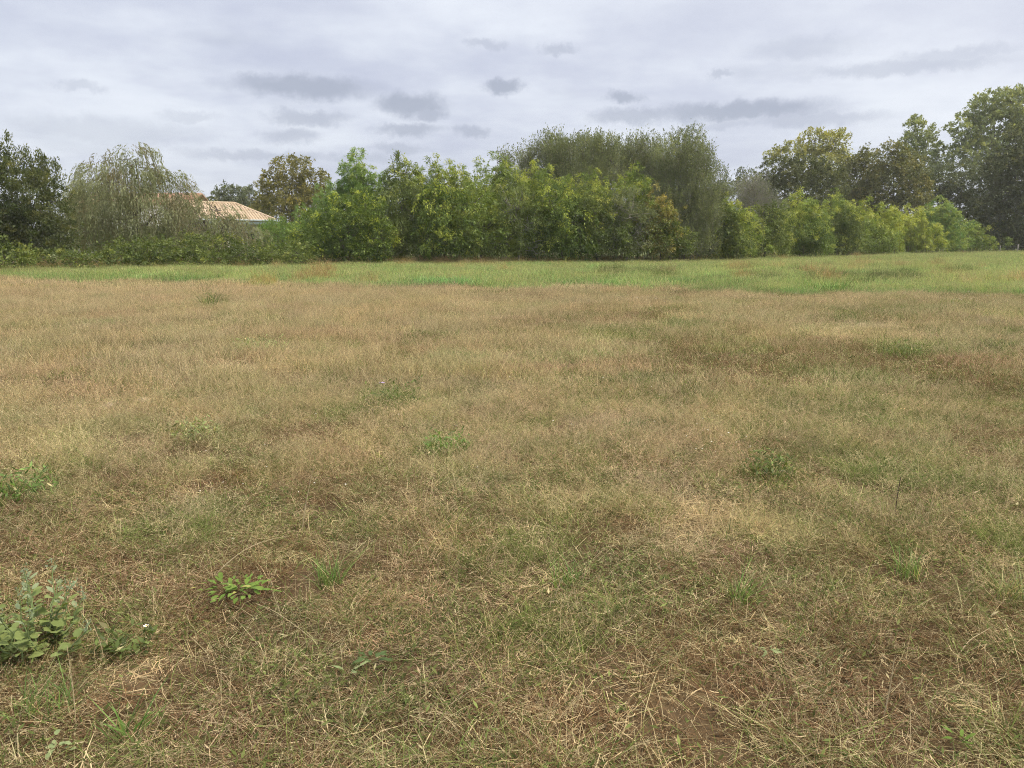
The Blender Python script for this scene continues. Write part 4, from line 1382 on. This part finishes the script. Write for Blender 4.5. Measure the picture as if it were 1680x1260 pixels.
def make_haze():
    m, N = material('haze')
    pv = N.n('ShaderNodeVolumePrincipled')
    pv.inputs['Color'].default_value = (.98, .97, .92, 1)
    pv.inputs['Density'].default_value = HAZE
    pv.inputs['Anisotropy'].default_value = 0.0
    o = N.n('ShaderNodeOutputMaterial')
    N.t.links.new(pv.outputs[0], o.inputs['Volume'])
    mb = MB()
    mb.box((-900, -420, -1.2), (900, 900, 27))
    h = obj('haze', mb.mesh('haze', [m]))
    tag(h, 'thin pale haze in the air over the field', 'haze', kind='stuff')


make_trees()
make_distant_wood()
HAZE = 0.00042
if HAZE:
    make_haze()


# ------------------------------------------------------------------ houses
def make_house():
    EL, ER, ze = at(303, 362, 67.0), at(453, 361, 71.2), 3.45
    e = ER - EL
    e[2] = 0
    Ln = float(np.linalg.norm(e))
    e /= Ln
    nb = np.array([-e[1], e[0], 0])
    EL = np.array([EL[0], EL[1], 0])
    D, rise, hip = 3.6, 1.52, 2.5

    def pt(u, v, z):
        return EL + e * u + nb * v + np.array([0, 0, z])
    root = bpy.data.objects.new('tiled_house', None)
    COL.objects.link(root)
    ctr = pt(Ln / 2, D, 0)
    root.location = ctr
    tag(root, 'low white house with pale terracotta tiled roof behind the willows', 'house')

    def part(name, mb, mat, parent=root, smooth=False):
        me = mb.mesh(name, [MAT[mat]], smooth)
        if parent is root:
            me.transform(__import__('mathutils').Matrix.Translation(-Vector(ctr)))
        else:
            me.transform(__import__('mathutils').Matrix.Translation(-Vector(ctr)))
        return obj(name, me, parent)

    def slab(mb, u0, u1, v0, v1, z0, z1):
        V = [pt(u, v, z) for z in (z0, z1) for u, v in ((u0, v0), (u1, v0), (u1, v1), (u0, v1))]
        mb.add(V, [(0, 3, 2, 1), (4, 5, 6, 7), (0, 1, 5, 4), (1, 2, 6, 5), (2, 3, 7, 6), (3, 0, 4, 7)])
    # body: left block full depth with its gable, right part set back behind a porch
    mb = MB()
    slab(mb, .35, 4.2, .5, 2 * D - .5, -.1, ze - .06)
    slab(mb, 4.2, Ln - .5, 2.1, 2 * D - .5, -.1, ze - .062)
    V = [pt(.35, .5, ze - .06), pt(.35, 2 * D - .5, ze - .06), pt(.35, D, ze + rise * .82), pt(.6, .5, ze - .06), pt(.6, 2 * D - .5, ze - .06), pt(.6, D, ze + rise * .82)]
    mb.add(V, [(0, 3, 5, 2), (1, 2, 5, 4), (0, 1, 4, 3)], [(0, 2, 1), (3, 4, 5)])
    wall = part('wall', mb, 'render_white')
    # roof body
    th = .14
    A = [pt(0, 0, ze), pt(Ln, 0, ze), pt(Ln, 2 * D, ze), pt(0, 2 * D, ze), pt(0, D, ze + rise), pt(Ln - hip, D, ze + rise)]
    A2 = [q - np.array([0, 0, th]) for q in A]
    mb = MB()
    mb.add(A + A2, [(0, 1, 5, 4), (2, 3, 4, 5), (6, 10, 11, 7), (8, 11, 10, 9), (0, 6, 7, 1), (1, 7, 8, 2), (2, 8, 9, 3)], [(1, 2, 5), (7, 11, 8), (0, 4, 10), (3, 9, 10)])
    mb.add([A[0], A[4], A2[4], A2[0], A[3], A2[3]], [(0, 1, 2, 3), (4, 5, 2, 1)])
    roof = part('roof', mb, 'roof_tile')
    # half-round tile courses on the slopes in view
    mb = MB()
    cols = int(Ln / .24)
    nc = 10
    for i in range(cols):
        u = (i + .5) * Ln / cols
        vmax = D if u < Ln - hip else D * (Ln - u) / hip
        nr = max(1, int(round(nc * vmax / D)))
        for j in range(nr):
            v0, v1 = vmax * j / nr, vmax * (j + 1) / nr
            V = []
            for v, lift in ((v0, .035), (v1, .012)):
                for a in (-1, -.5, .5, 1):
                    V.append(pt(u + a * .085, v - (.03 if v == v0 else 0), ze + rise * v / D + lift + .065 * math.cos(a * 1.35)))
            mb.add(V, [(0, 1, 5, 4), (1, 2, 6, 5), (2, 3, 7, 6), (0, 3, 2, 1)])
    for i in range(int(2 * D / .24)):
        v = (i + .5) * .24
        w = hip * min(v, 2 * D - v) / D
        V = []
        for q, lift in ((0, .035), (w, .012)):
            for a in (-1, -.5, .5, 1):
                V.append(pt(Ln - q, v + a * .085, ze + rise * q / hip + lift + .065 * math.cos(a * 1.35)))
        mb.add(V, [(0, 1, 5, 4), (1, 2, 6, 5), (2, 3, 7, 6)])
    t = part('tile_course', mb, 'roof_tile', roof)
    t['kind'] = 'stuff'
    mb = MB()
    mb.tube([pt(-.02, D, ze + rise + .05), pt(Ln - hip, D, ze + rise + .05)], .11, 8)
    part('ridge_tile', mb, 'roof_tile', roof, True)
    mb = MB()
    mb.tube([pt(Ln - hip, D, ze + rise + .05), pt(Ln + .02, -.02, ze + .06)], .10, 8)
    part('hip_tile', mb, 'roof_tile', roof, True)
    mb = MB()
    mb.tube([pt(-.02, -.09, ze - .02), pt(Ln + .02, -.09, ze - .02)], .075, 8)
    part('gutter', mb, 'fascia', roof, True)
    mb = MB()
    slab(mb, .02, Ln - .02, -.02, .03, ze - .36, ze - .145)
    part('fascia_board', mb, 'fascia')
    mb = MB()
    for s0, s1 in (((0), D), (2 * D, D)):
        V = [pt(u, v, ze + rise * (min(v, 2 * D - v) / D) + dz) for v in (s0, s1) for u in (-.06, -.005) for dz in (-.30, .03)]
        mb.add(V, [(0, 1, 3, 2), (4, 6, 7, 5), (0, 4, 5, 1), (2, 3, 7, 6), (1, 5, 7, 3), (0, 2, 6, 4)])
    part('bargeboard', mb, 'render_white')
    for u in (4.6, Ln - .7):
        mb = MB()
        slab(mb, u, u + .22, .35, .57, -.05, ze - .365)
        part('porch_post', mb, 'render_white')
    for u0, v0, w in ((1.6, .5, 1.2), (5.6, 2.1, 1.3)):
        fr, gl = MB(), MB()
        z0, z1 = 1.05, 2.35
        for (a, b_, c, d_) in ((u0 - .07, u0, z0 - .07, z1 + .07), (u0 + w, u0 + w + .07, z0 - .07, z1 + .07), (u0, u0 + w, z1, z1 + .07), (u0, u0 + w, z0 - .07, z0), (u0 + w / 2 - .03, u0 + w / 2 + .03, z0, z1)):
            slab(fr, a, b_, v0 - .05, v0 + .02, c, d_)
        slab(gl, u0 + .003, u0 + w - .003, v0 - .02, v0 + .01, z0 + .003, z1 - .003)
        f = part('window', fr, 'render_white')
        part('pane', gl, 'window_glass', f)
        for sgn in (-1, 1):
            sh = MB()
            uu = u0 - .07 - .6 if sgn < 0 else u0 + w + .07
            slab(sh, uu + .01, uu + .59, v0 - .045, v0 - .005, z0 - .05, z1 + .05)
            part('shutter', sh, 'shutter', f)
    # the farther house with the redder roof
    root2 = bpy.data.objects.new('red_roofed_house', None)
    COL.objects.link(root2)
    x0, x1, d = at(96, 330, 100)[0], at(312, 330, 100)[0], 100.0
    c2 = np.array([(x0 + x1) / 2, d + 4, 0])
    root2.location = c2
    tag(root2, 'farther house with red tiled roof behind the large willow', 'house')
    zr, z_e = at(300, 317, d + 4)[2], at(300, 334, d)[2]

    def part2(name, mb, mat, parent=root2):
        me = mb.mesh(name, [MAT[mat]])
        me.transform(__import__('mathutils').Matrix.Translation(-Vector(c2)))
        return obj(name, me, parent)
    mb = MB()
    mb.box((x0 + .4, d + .4, -.1), (x1 - .4, d + 7.6, z_e - .1))
    part2('wall', mb, 'render_white')
    mb = MB()
    A = [np.array(q) for q in ((x0, d, z_e), (x1, d, z_e), (x1, d + 8, z_e), (x0, d + 8, z_e), (x0, d + 4, zr), (x1, d + 4, zr))]
    A2 = [q - np.array([0, 0, .18]) for q in A]
    mb.add(A + A2, [(0, 1, 5, 4), (2, 3, 4, 5), (6, 10, 11, 7), (8, 11, 10, 9), (0, 6, 7, 1), (2, 8, 9, 3), (0, 4, 10, 6), (4, 3, 9, 10), (1, 7, 11, 5), (2, 5, 11, 8)])
    rf = part2('roof', mb, 'red_tile')
    mb = MB()
    cols = int((x1 - x0) / .3)
    for i in range(cols):
        u = x0 + (i + .5) * (x1 - x0) / cols
        V = [(u + a * .11, d - .03 + 4.03 * q, z_e + (zr - z_e) * q + .02 + .07 * math.cos(a * 1.35)) for q in (0, 1) for a in (-1, -.5, .5, 1)]
        mb.add(V, [(0, 1, 5, 4), (1, 2, 6, 5), (2, 3, 7, 6)])
    tc = part2('tile_course', mb, 'red_tile', rf)
    tc['kind'] = 'stuff'
    for cx in (.2, .5, .8):
        u = x0 + (x1 - x0) * cx
        for zz in (1.0, 3.9):
            fr = MB()
            fr.box((u, d + .36, zz), (u + 1.2, d + .41, zz + 1.3))
            w = part2('window', fr, 'shutter')
            g = MB()
            g.box((u + .1, d + .34, zz + .1), (u + 1.1, d + .37, zz + 1.2))
            part2('pane', g, 'window_glass', w)
    ch = MB()
    ch.box((x0 + 3, d + 4.3, zr - .6), (x0 + 3.6, d + 4.9, zr + .7))
    part2('chimney', ch, 'render_white', rf)


make_house()


# ------------------------------------------------------------------ wire fence at the far right
def make_fence():
    rg = np.random.default_rng(12)
    d = 110.0
    xs = [at(px, 415, d)[0] for px in (1520, 1550, 1580, 1610, 1640, 1669, 1699, 1729)]
    root = bpy.data.objects.new('wire_fence', None)
    COL.objects.link(root)
    root.location = (float(np.mean(xs)), d, 0)
    tag(root, 'thin wire fence on weathered wooden posts at the far right of the field', 'fence')
    tops = []
    for x in xs:
        mb = MB()
        h = 1.2 + rg.normal(0, .05)
        tx, ty = rg.normal(0, .03, 2)
        mb.tube([(0, 0, -.3), (tx * .5, ty * .5, h * .5), (tx, ty, h - .03), (tx, ty, h)], [.07, .068, .065, .03], 8)
        o = obj('post', mb.mesh('post', [MAT['post_wood']], True), root)
        o.location = (x - root.location[0], 0, 0)
        tops.append((x - root.location[0] + tx, ty))
    for z in (.35, .7, 1.05):
        mb = MB()
        pts = []
        for a, b in zip(tops[:-1], tops[1:]):
            for t in (0, .25, .5, .75):
                pts.append((a[0] + (b[0] - a[0]) * t, -.075 + a[1], z - .05 * math.sin(t * math.pi)))
        pts.append((tops[-1][0], -.075, z))
        mb.tube(pts, .006, 4)
        obj('wire', mb.mesh('wire', [MAT['wire']]), root)


make_fence()


# ------------------------------------------------------------------ single plants in the foreground
def leaf_mesh(name, mat, L=1.0, W=.55, wave=.0, teeth=0, fold=.12, bend=.15, base=.06):
    """one leaf, length along +Y, made of strips either side of the midrib"""
    n = 7
    V, Q = [], []
    for i in range(n + 1):
        t = i / n
        w = W * .5 * (math.sin(math.pi * min(1, t * .92 + base)) ** .8) if t < 1 else 0.0
        if teeth:
            w *= 1 + teeth * (.35 if i % 2 else -.25)
        z = -bend * t * t
        V += [(-w, t * L, z + fold * w + wave * math.sin(t * 9)), (0, t * L, z), (w, t * L, z + fold * w - wave * math.sin(t * 9 + 1))]
    for i in range(n):
        a = i * 3
        Q += [(a, a + 1, a + 4, a + 3), (a + 1, a + 2, a + 5, a + 4)]
    return mesh_np(name, V, Q, None, [MAT[mat]], None, None, True)


def set_pose(o, p, d, roll, sc):
    d = Vector(d).normalized()
    q = d.to_track_quat('Y', 'Z')
    from mathutils import Quaternion
    o.rotation_mode = 'QUATERNION'
    o.rotation_quaternion = q @ Quaternion((0, 1, 0), roll)
    o.location = p
    o.scale = sc if hasattr(sc, '__len__') else (sc, sc, sc)


def root_at(name, label, cat, px, py, group=None):
    p = ground_at(px, py)
    z = float(height(p[0], p[1]))
    root = bpy.data.objects.new(name, None)
    COL.objects.link(root)
    root.location = (p[0], p[1], z)
    return tag(root, label, cat, group)


def make_goosefoot():
    rg = np.random.default_rng(21)
    root = root_at('goosefoot_plant', 'broad leafy grey green goosefoot weed at the lower left edge', 'weed', 66, 1078)
    meshes = [leaf_mesh('leaf', 'goosefoot_leaf', 1, w, .015, te, .18, .22) for w, te in ((.72, .3), (.6, .2), (.8, .35))]
    tipm = leaf_mesh('leaf', 'goosefoot_tip', 1, .5, .01, 0, .2, .1)
    yel = leaf_mesh('leaf', 'leaf_yellow', 1, .65, .015, .2, .1, .2)
    count = 0
    for k in range(25):
        az = rg.random() * 6.283
        sp = .02 + .25 * math.sqrt(rg.random())
        b = np.array([math.cos(az) * sp * 1.25 - .05, math.sin(az) * sp * .75, 0])
        H = (.17 + .17 * rg.random()) * (1.12 - sp)
        lean = np.array([math.cos(az), math.sin(az), 0]) * (.05 + .30 * sp)
        tt = np.linspace(0, 1, 7)[:, None]
        P = b * .4 + (b * .6 + lean * .5) * tt ** .8 + np.array([0, 0, 1.0]) * H * tt + rg.normal(0, .006, (7, 3))
        P[0, 2] = -.02
        mb = MB()
        mb.tube(P, np.linspace(.0045, .0016, 7), 5)
        st = obj('stem', mb.mesh('stem', [MAT['green_stalk']], True), root)
        n = 12
        for j in range(n):
            t = .18 + .80 * (j + rg.random() * .6) / n
            i = min(int(t * 6), 5)
            fr = t * 6 - i
            p = P[i] * (1 - fr) + P[i + 1] * fr
            a = j * 2.4 + rg.normal(0, .4)
            up = .15 + .75 * t + rg.normal(0, .15)
            size = (.050 * (1 - .60 * t) + .009) * (.75 + .5 * rg.random())
            dd = (math.cos(a), math.sin(a), up)
            me = yel if rg.random() < .025 and t < .5 else (tipm if t > .78 else meshes[int(rg.integers(0, 3))])
            o = obj('leaf', me, st)
            p2 = np.array(p) + np.array(dd) / np.linalg.norm(dd) * size * .35
            set_pose(o, p2, dd, rg.normal(0, .35), size)
            count += 1
        # mealy bud spike on top
        fb = MB()
        top = P[-1]
        m = 26
        S = top + rg.normal(0, 1, (m, 3)) * np.array([.008, .008, .016]) + np.array([0, 0, .012])
        V, Q, C = leaf_cards(rg, S, rg.normal(0, 1, (m, 3)) + np.array([0, 0, 1.2]), .011 * (.7 + .6 * rg.random(m)), .0065, np.tile(np.array([.30, .36, .24]), (m, 1)) * (1 + rg.normal(0, .12, (m, 1))))
        fb.add(V, Q, None, C)
        obj('bud_spike', fb.mesh('bud_spike', [MAT['foliage']]), st)


def make_rosette(name, label, px, py, n, size, mat, width=.34, up=.35, spread=.05, teeth=.5, seed=1, yellow=0, lift=.035):
    rg = np.random.default_rng(seed)
    root = root_at(name, label, 'weed', px, py)
    ms = [leaf_mesh('leaf', mat, 1, width * w, .03, teeth, .15, b) for w, b in ((1, .3), (.85, .45), (1.15, .2))]
    ym = leaf_mesh('leaf', 'leaf_yellow', 1, width, .03, teeth, .1, .4)
    for j in range(n):
        a = j * 2.4 + rg.normal(0, .3)
        r = spread * rg.random()
        u = max(.02, up * (1 - j / n * .8) + rg.normal(0, .12))
        sz = size * (.65 + .6 * rg.random())
        o = obj('leaf', ym if j < yellow else ms[j % 3], root)
        set_pose(o, (math.cos(a) * r * 1.8, math.sin(a) * r, lift + .03 * rg.random()), (math.cos(a), math.sin(a), u), rg.normal(0, .3), sz)
    return root


def make_tuft(name, label, px, py, n, h, R, seed, pal='green', w=.004, cat='grass', bushy=0):
    rg = np.random.default_rng(seed)
    root = root_at(name, label, cat, px, py)
    r = R * np.sqrt(rg.random(n))
    a = rg.random(n) * 6.283
    P = np.stack([r * np.cos(a), r * np.sin(a)], 1)
    g = dict(green=((.13, .235, .06), (.25, .37, .11), STRAW, .06), dark=((.11, .155, .045), (.20, .255, .075), STRAW, .05), pale=((.26, .33, .13), (.40, .44, .20), STRAW, .15))[pal]
    V, Q, T, C = blades(rg, P, (h * .6, h * 1.3), w, g, .36, .40)
    me = mesh_np('blade_bunch', V, Q, T, [MAT['foliage']], C)
    obj('blade_bunch', me, root)
    if bushy:
        V, Q, T, C = broad(rg, np.repeat(P, 2, 0)[:bushy], (.03, h * .95), (.03, .06), .010, g)
        obj('foliage', mesh_np('foliage', V, Q, None, [MAT['foliage']], C), root)
    return root


def make_stalk(name, label, pts, r, mat='dry_stalk', heads=0, seed=1, dz=0.0):
    """a single stalk through picture points; the first stands on the ground, the rest rise beside it"""
    rg = np.random.default_rng(seed)
    g = ground_at(*pts[0])
    z0 = float(height(g[0], g[1]))
    P = [np.array([0, 0, -.01])]
    d = g[1]
    for i, (px, py, dd) in enumerate(pts[1:]):
        P.append(at(px, py, d + dd) - np.array([g[0], g[1], z0]))
    P = np.array(P)
    t = np.linspace(0, len(P) - 1, 18)
    Q = np.stack([np.interp(t, np.arange(len(P)), P[:, i]) for i in range(3)], 1)
    for _ in range(3):
        Q[1:-1] = (Q[:-2] + 2 * Q[1:-1] + Q[2:]) / 4
    Q[:, 2] = np.maximum(Q[:, 2], -.01)
    root = bpy.data.objects.new(name, None)
    COL.objects.link(root)
    root.location = (g[0], g[1], z0)
    tag(root, label, 'stalk')
    mb = MB()
    mb.tube(Q, np.linspace(r, r * .45, len(Q)), 5)
    obj('stem', mb.mesh('stem', [MAT[mat]], True), root)
    if heads:
        S = Q[-1] - (Q[-1] - Q[-3]) * rg.random((heads, 1)) * 1.5
        V, Q2, C = leaf_cards(rg, S, (Q[-1] - Q[-3]) / np.linalg.norm(Q[-1] - Q[-3]) + rg.normal(0, .5, (heads, 3)), np.full(heads, .014), .004, np.tile(np.array([.55, .45, .28]), (heads, 1)))
        obj('seed_head', mesh_np('seed_head', V, Q2, None, [MAT['foliage']], C), root)
    return root


def make_flower(name, label, px, py, fx, fy, petal, size, n, seed):
    rg = np.random.default_rng(seed)
    g = ground_at(px, py)
    z0 = float(height(g[0], g[1]))
    root = bpy.data.objects.new(name, None)
    COL.objects.link(root)
    root.location = (g[0], g[1], z0)
    tag(root, label, 'flower')
    top = at(fx, fy, g[1]) - np.array([g[0], g[1], z0])
    mb = MB()
    k = np.linspace(0, 1, 8)[:, None]
    mb.tube(np.array([0, 0, -.01]) * (1 - k) + top * k + np.sin(k * 3.14) * np.array([.01, .006, 0]), np.linspace(.002, .0012, 8), 5)
    obj('stem', mb.mesh('stem', [MAT['green_stalk']], True), root)
    pm = leaf_mesh('petal', petal, 1, .42, 0, 0, .1, .12, .02)
    head = MB()
    head.tube([(top + np.array([0, 0, q])) for q in (-.004, .0, .003, .005)], [size * .12, size * .25, size * .2, size * .04], 8)
    hd = obj('flower_head', head.mesh('flower_head', [MAT['flower_eye']], True), root)
    for j in range(n):
        a = j * 6.283 / n + rg.normal(0, .08)
        o = obj('petal', pm, hd)
        set_pose(o, tuple(top), (math.cos(a), math.sin(a) - .25, .35), rg.normal(0, .2), size)
    if seed % 2:
        lm = leaf_mesh('leaf', 'weed_leaf', 1, .25, .02, .2, .1, .3)
        for j in range(9):
            q = top * (.08 + .07 * j)
            a = j * 2.4
            o = obj('leaf', lm, root)
            set_pose(o, tuple(q), (math.cos(a), math.sin(a), .5), 0, .05 + .03 * rg.random())


def make_foreground():
    make_goosefoot()
    make_rosette('dandelion_rosette', 'bright green toothed rosette with a yellow leaf, lower left of centre', 393, 984, 64, .048, 'rosette_leaf', .36, .50, .105, .55, 31, 5, .045)
    make_rosette('dock_plant', 'two pale upright dock leaves among the brown grass at the bottom', 574, 1120, 4, .065, 'pale_leaf', .24, 1.3, .015, .05, 32)
    make_rosette('plantain_rosette', 'small grey green rosette in the brown thatch right of the bottom centre', 1262, 1085, 9, .038, 'pale_leaf', .30, .25, .01, .1, 33)
    make_rosette('seedling_weed', 'small bright upright seedling at the lower right', 1572, 1232, 6, .036, 'rosette_leaf', .40, 1.1, .012, .1, 34)
    make_rosette('clover_patch', 'little patch of round pale leaves at the bottom left corner', 100, 1245, 14, .022, 'pale_leaf', .85, .6, .045, 0, 35)
    make_rosette('thistle_rosette', 'pale toothed rosette left of the bottom centre near the straw', 610, 1095, 8, .06, 'weed_leaf', .36, .5, .02, .5, 36)
    make_tuft('leafy_weed_clump', 'dense low dark green weed right of the goosefoot', 205, 1072, 60, .09, .11, 41, 'dark', .004, 'weed', 420)
    make_tuft('grass_tuft', 'fresh blue green grass tuft above the bare soil left of centre', 540, 958, 80, .20, .06, 42, 'green', .0042)
    make_tuft('grass_tuft', 'upright fresh green tuft right of the bottom centre', 1216, 985, 75, .20, .055, 43, 'green', .004)
    make_tuft('grass_tuft', 'bright green tuft in the lower right of the field', 1488, 945, 80, .19, .065, 44, 'green', .004)
    make_tuft('grass_tuft', 'yellow green tuft cut by the right edge of the view', 1662, 985, 70, .22, .07, 45, 'pale', .004)
    make_tuft('grass_tuft', 'wide bright tuft right of centre above the dark thatch', 935, 962, 70, .18, .08, 46, 'green', .004)
    make_tuft('grass_tuft', 'short tuft at the bottom left beside the bare soil', 75, 1170, 90, .14, .10, 47, 'green', .0045)
    make_tuft('grass_tuft', 'broad bladed tuft at the bottom left centre', 205, 1215, 26, .17, .04, 48, 'green', .009)
    make_tuft('thistle_clump', 'dark green spiny weed clump in the right middle of the field', 1262, 785, 110, .20, .17, 49, 'dark', .007, 'weed', 300)
    make_tuft('weed_clump', 'green weed clump below the lilac flower', 645, 672, 90, .30, .30, 50, 'dark', .006, 'weed', 500)
    make_tuft('weed_clump', 'small lone green weed in the far left part of the dry field', 345, 504, 80, .50, .24, 51, 'dark', .012, 'weed', 300)
    make_tuft('weed_clump', 'round green clump on the right beside the pale straw', 1482, 590, 130, .24, .34, 52, 'dark', .010, 'weed', 300)
    make_tuft('weed_clump', 'yellow green weed patch in the left half of the dry field', 425, 578, 160, .22, .40, 53, 'pale', .012, 'weed', 400)
    make_tuft('weed_clump', 'bright low weed left of centre near the arching straw', 322, 722, 90, .16, .20, 54, 'pale', .007, 'weed', 420)
    make_tuft('weed_clump', 'blue green weed patch at the left edge of the field', 35, 820, 90, .18, .20, 55, 'green', .006, 'weed', 300)
    make_tuft('weed_clump', 'green weed patch left of the field middle', 735, 742, 100, .18, .17, 56, 'green', .006, 'weed', 250)
    make_flower('lilac_flower', 'single lilac flower on a leafy stem left of centre', 630, 664, 627, 629, 'petal_lilac', .034, 12, 61)
    make_flower('white_flower', 'tiny white flower beside the dark weed at the lower left', 243, 1062, 240, 1027, 'petal_white', .013, 6, 62)
    S = make_stalk
    S('dry_stalk', 'long arching dry stalk rising over the bright green rosette', [(345, 952), (360, 935, 0), (395, 905, .05), (430, 888, .1), (468, 880, .15)], .0026, 'dry_stalk', 10, 71)
    S('dry_stalk', 'dry stalk lying across the front of the rosette', [(344, 962), (370, 965, -.01), (400, 975, -.02), (440, 976, .0), (480, 962, .05), (515, 938, .12)], .0024, 'dry_stalk', 0, 72)
    S('dry_stalk', 'thin straw slanting down right of the rosette', [(530, 1060), (490, 1030, .1), (450, 1002, .2), (420, 990, .25)], .0022, 'dry_stalk', 0, 73)
    S('dry_stalk', 'pale arching straw over the brown grass left of the rosette', [(190, 905), (215, 950, -.2), (250, 972, -.25), (290, 978, -.28), (320, 965, -.25)], .0022, 'dry_stalk', 0, 74)
    S('dry_stalk', 'thin leaning stalk in front of the goosefoot', [(174, 1095), (165, 1055, 0), (150, 1018, 0)], .0018, 'dry_stalk', 0, 75)
    S('dry_stalk', 'tall thin stalk at the bottom left beside the goosefoot', [(125, 1195), (120, 1130, 0), (110, 1060, 0)], .0018, 'dry_stalk', 4, 76)
    S('dead_stem', 'thin dark dead stem standing upright at the right', [(1468, 842), (1472, 815, 0), (1478, 782, 0)], .004, 'dark_stalk', 0, 77)
    S('dry_stalk', 'bent pale stalk right of the dark dead stem', [(1622, 770), (1618, 745, 0), (1608, 715, 0), (1602, 695, 0)], .0035, 'dry_stalk', 0, 78)
    S('dry_stalk', 'straight straw leaning left at the lower right', [(1448, 1180), (1460, 1130, 0), (1468, 1078, 0)], .0028, 'dry_stalk', 0, 79)
    S('dry_stalk', 'long straw slanting up to the right in the lower right', [(1565, 1075), (1590, 1050, .05), (1625, 1030, .1)], .0028, 'dry_stalk', 0, 80)
    S('dry_stalk', 'pale straw on the ground near the bottom right of centre', [(1300, 1218), (1285, 1200, .03), (1265, 1180, .06)], .0026, 'dry_stalk', 0, 81)
    S('dry_stalk', 'long straw lying over the thatch at the bottom right of centre', [(1180, 1170), (1240, 1135, .15), (1305, 1100, .3)], .0026, 'dry_stalk', 0, 82)
    S('dry_stalk', 'upright straw with a seed head in the left middle', [(536, 662), (537, 640, 0), (538, 618, 0)], .004, 'dry_stalk', 8, 83)
    S('dry_stalk', 'leaning straw above the brown thatch in the middle', [(495, 870), (500, 835, 0), (508, 795, 0), (515, 765, 0)], .0032, 'dry_stalk', 6, 84)
    S('dry_stalk', 'forked looking pale straw left of the bottom centre', [(905, 990), (915, 965, 0), (922, 948, 0)], .0028, 'dry_stalk', 0, 85)
    # pale clods on the bare patch at the left
    rg = np.random.default_rng(90)
    spots = [(158, 664, 'leftmost pale soil clod on the bare patch'), (178, 668, 'broad pale soil clod second from the left on the bare patch'), (196, 662, 'pale soil clod in the middle of the bare patch'),
             (236, 660, 'flat pale soil clod right on the bare patch'), (252, 658, 'smallest pale soil clod at the right end of the bare patch')]
    for i, (px, py, lab) in enumerate(spots):
        g = ground_at(px, py)
        mb = MB()
        r = (.05, .07, .05, .08, .03)[i]
        ths = np.linspace(0, np.pi, 6)
        V = []
        for th in ths:
            for ph in np.linspace(0, 6.283, 9)[:-1]:
                V.append((math.sin(th) * math.cos(ph), math.sin(th) * math.sin(ph), math.cos(th) * .45))
        V = np.array(V) * (r * (.75 + .5 * noise3(np.array(V) * 1.7 + i * 9 + 20, 4)))[:, None]
        Q = [(a * 8 + b, a * 8 + (b + 1) % 8, (a + 1) * 8 + (b + 1) % 8, (a + 1) * 8 + b) for a in range(5) for b in range(8)]
        mb.add(V, Q)
        o = obj('soil_clod', mb.mesh('soil_clod', [MAT['soil_clod']], True))
        o.location = (g[0], g[1], float(height(g[0], g[1])) + r * .12)
        tag(o, lab, 'clod', 'pale clods on the bare patch')


make_foreground()


def make_daisies():
    """little white flower heads sprinkled over the field, too many and too small to name"""
    rg = np.random.default_rng(808)
    spots = [(1060, 500, 60, 10, 26), (1240, 500, 120, 12, 40), (1580, 500, 120, 10, 40), (1000, 640, 160, 60, 14), (1180, 740, 80, 30, 18), (420, 820, 120, 60, 10), (700, 700, 260, 90, 10)]
    mb = MB()
    for (px, py, rx, ry, n) in spots:
        for i in range(n):
            g = ground_at(px + rg.normal(0, rx * .5), py + rg.normal(0, ry * .5))
            h = float(height(g[0], g[1])) + .03 + .06 * rg.random() + .004 * g[1]
            r = .0025 + .003 * rg.random() + .0004 * g[1]
            c = np.array([g[0], g[1], h])
            a = np.linspace(0, 6.283, 7)[:-1] + rg.random()
            V = [c + np.array([0, 0, .002])] + [c + np.array([math.cos(q) * r, math.sin(q) * r, rg.normal(0, .002)]) for q in a]
            mb.add(V, None, [(0, k + 1, (k + 1) % 6 + 1) for k in range(6)])
    o = obj('daisy_scatter', mb.mesh('daisy_scatter', [MAT['petal_white']]))
    tag(o, 'tiny white flower heads sprinkled over the dry field', 'flowers', kind='stuff')


make_daisies()
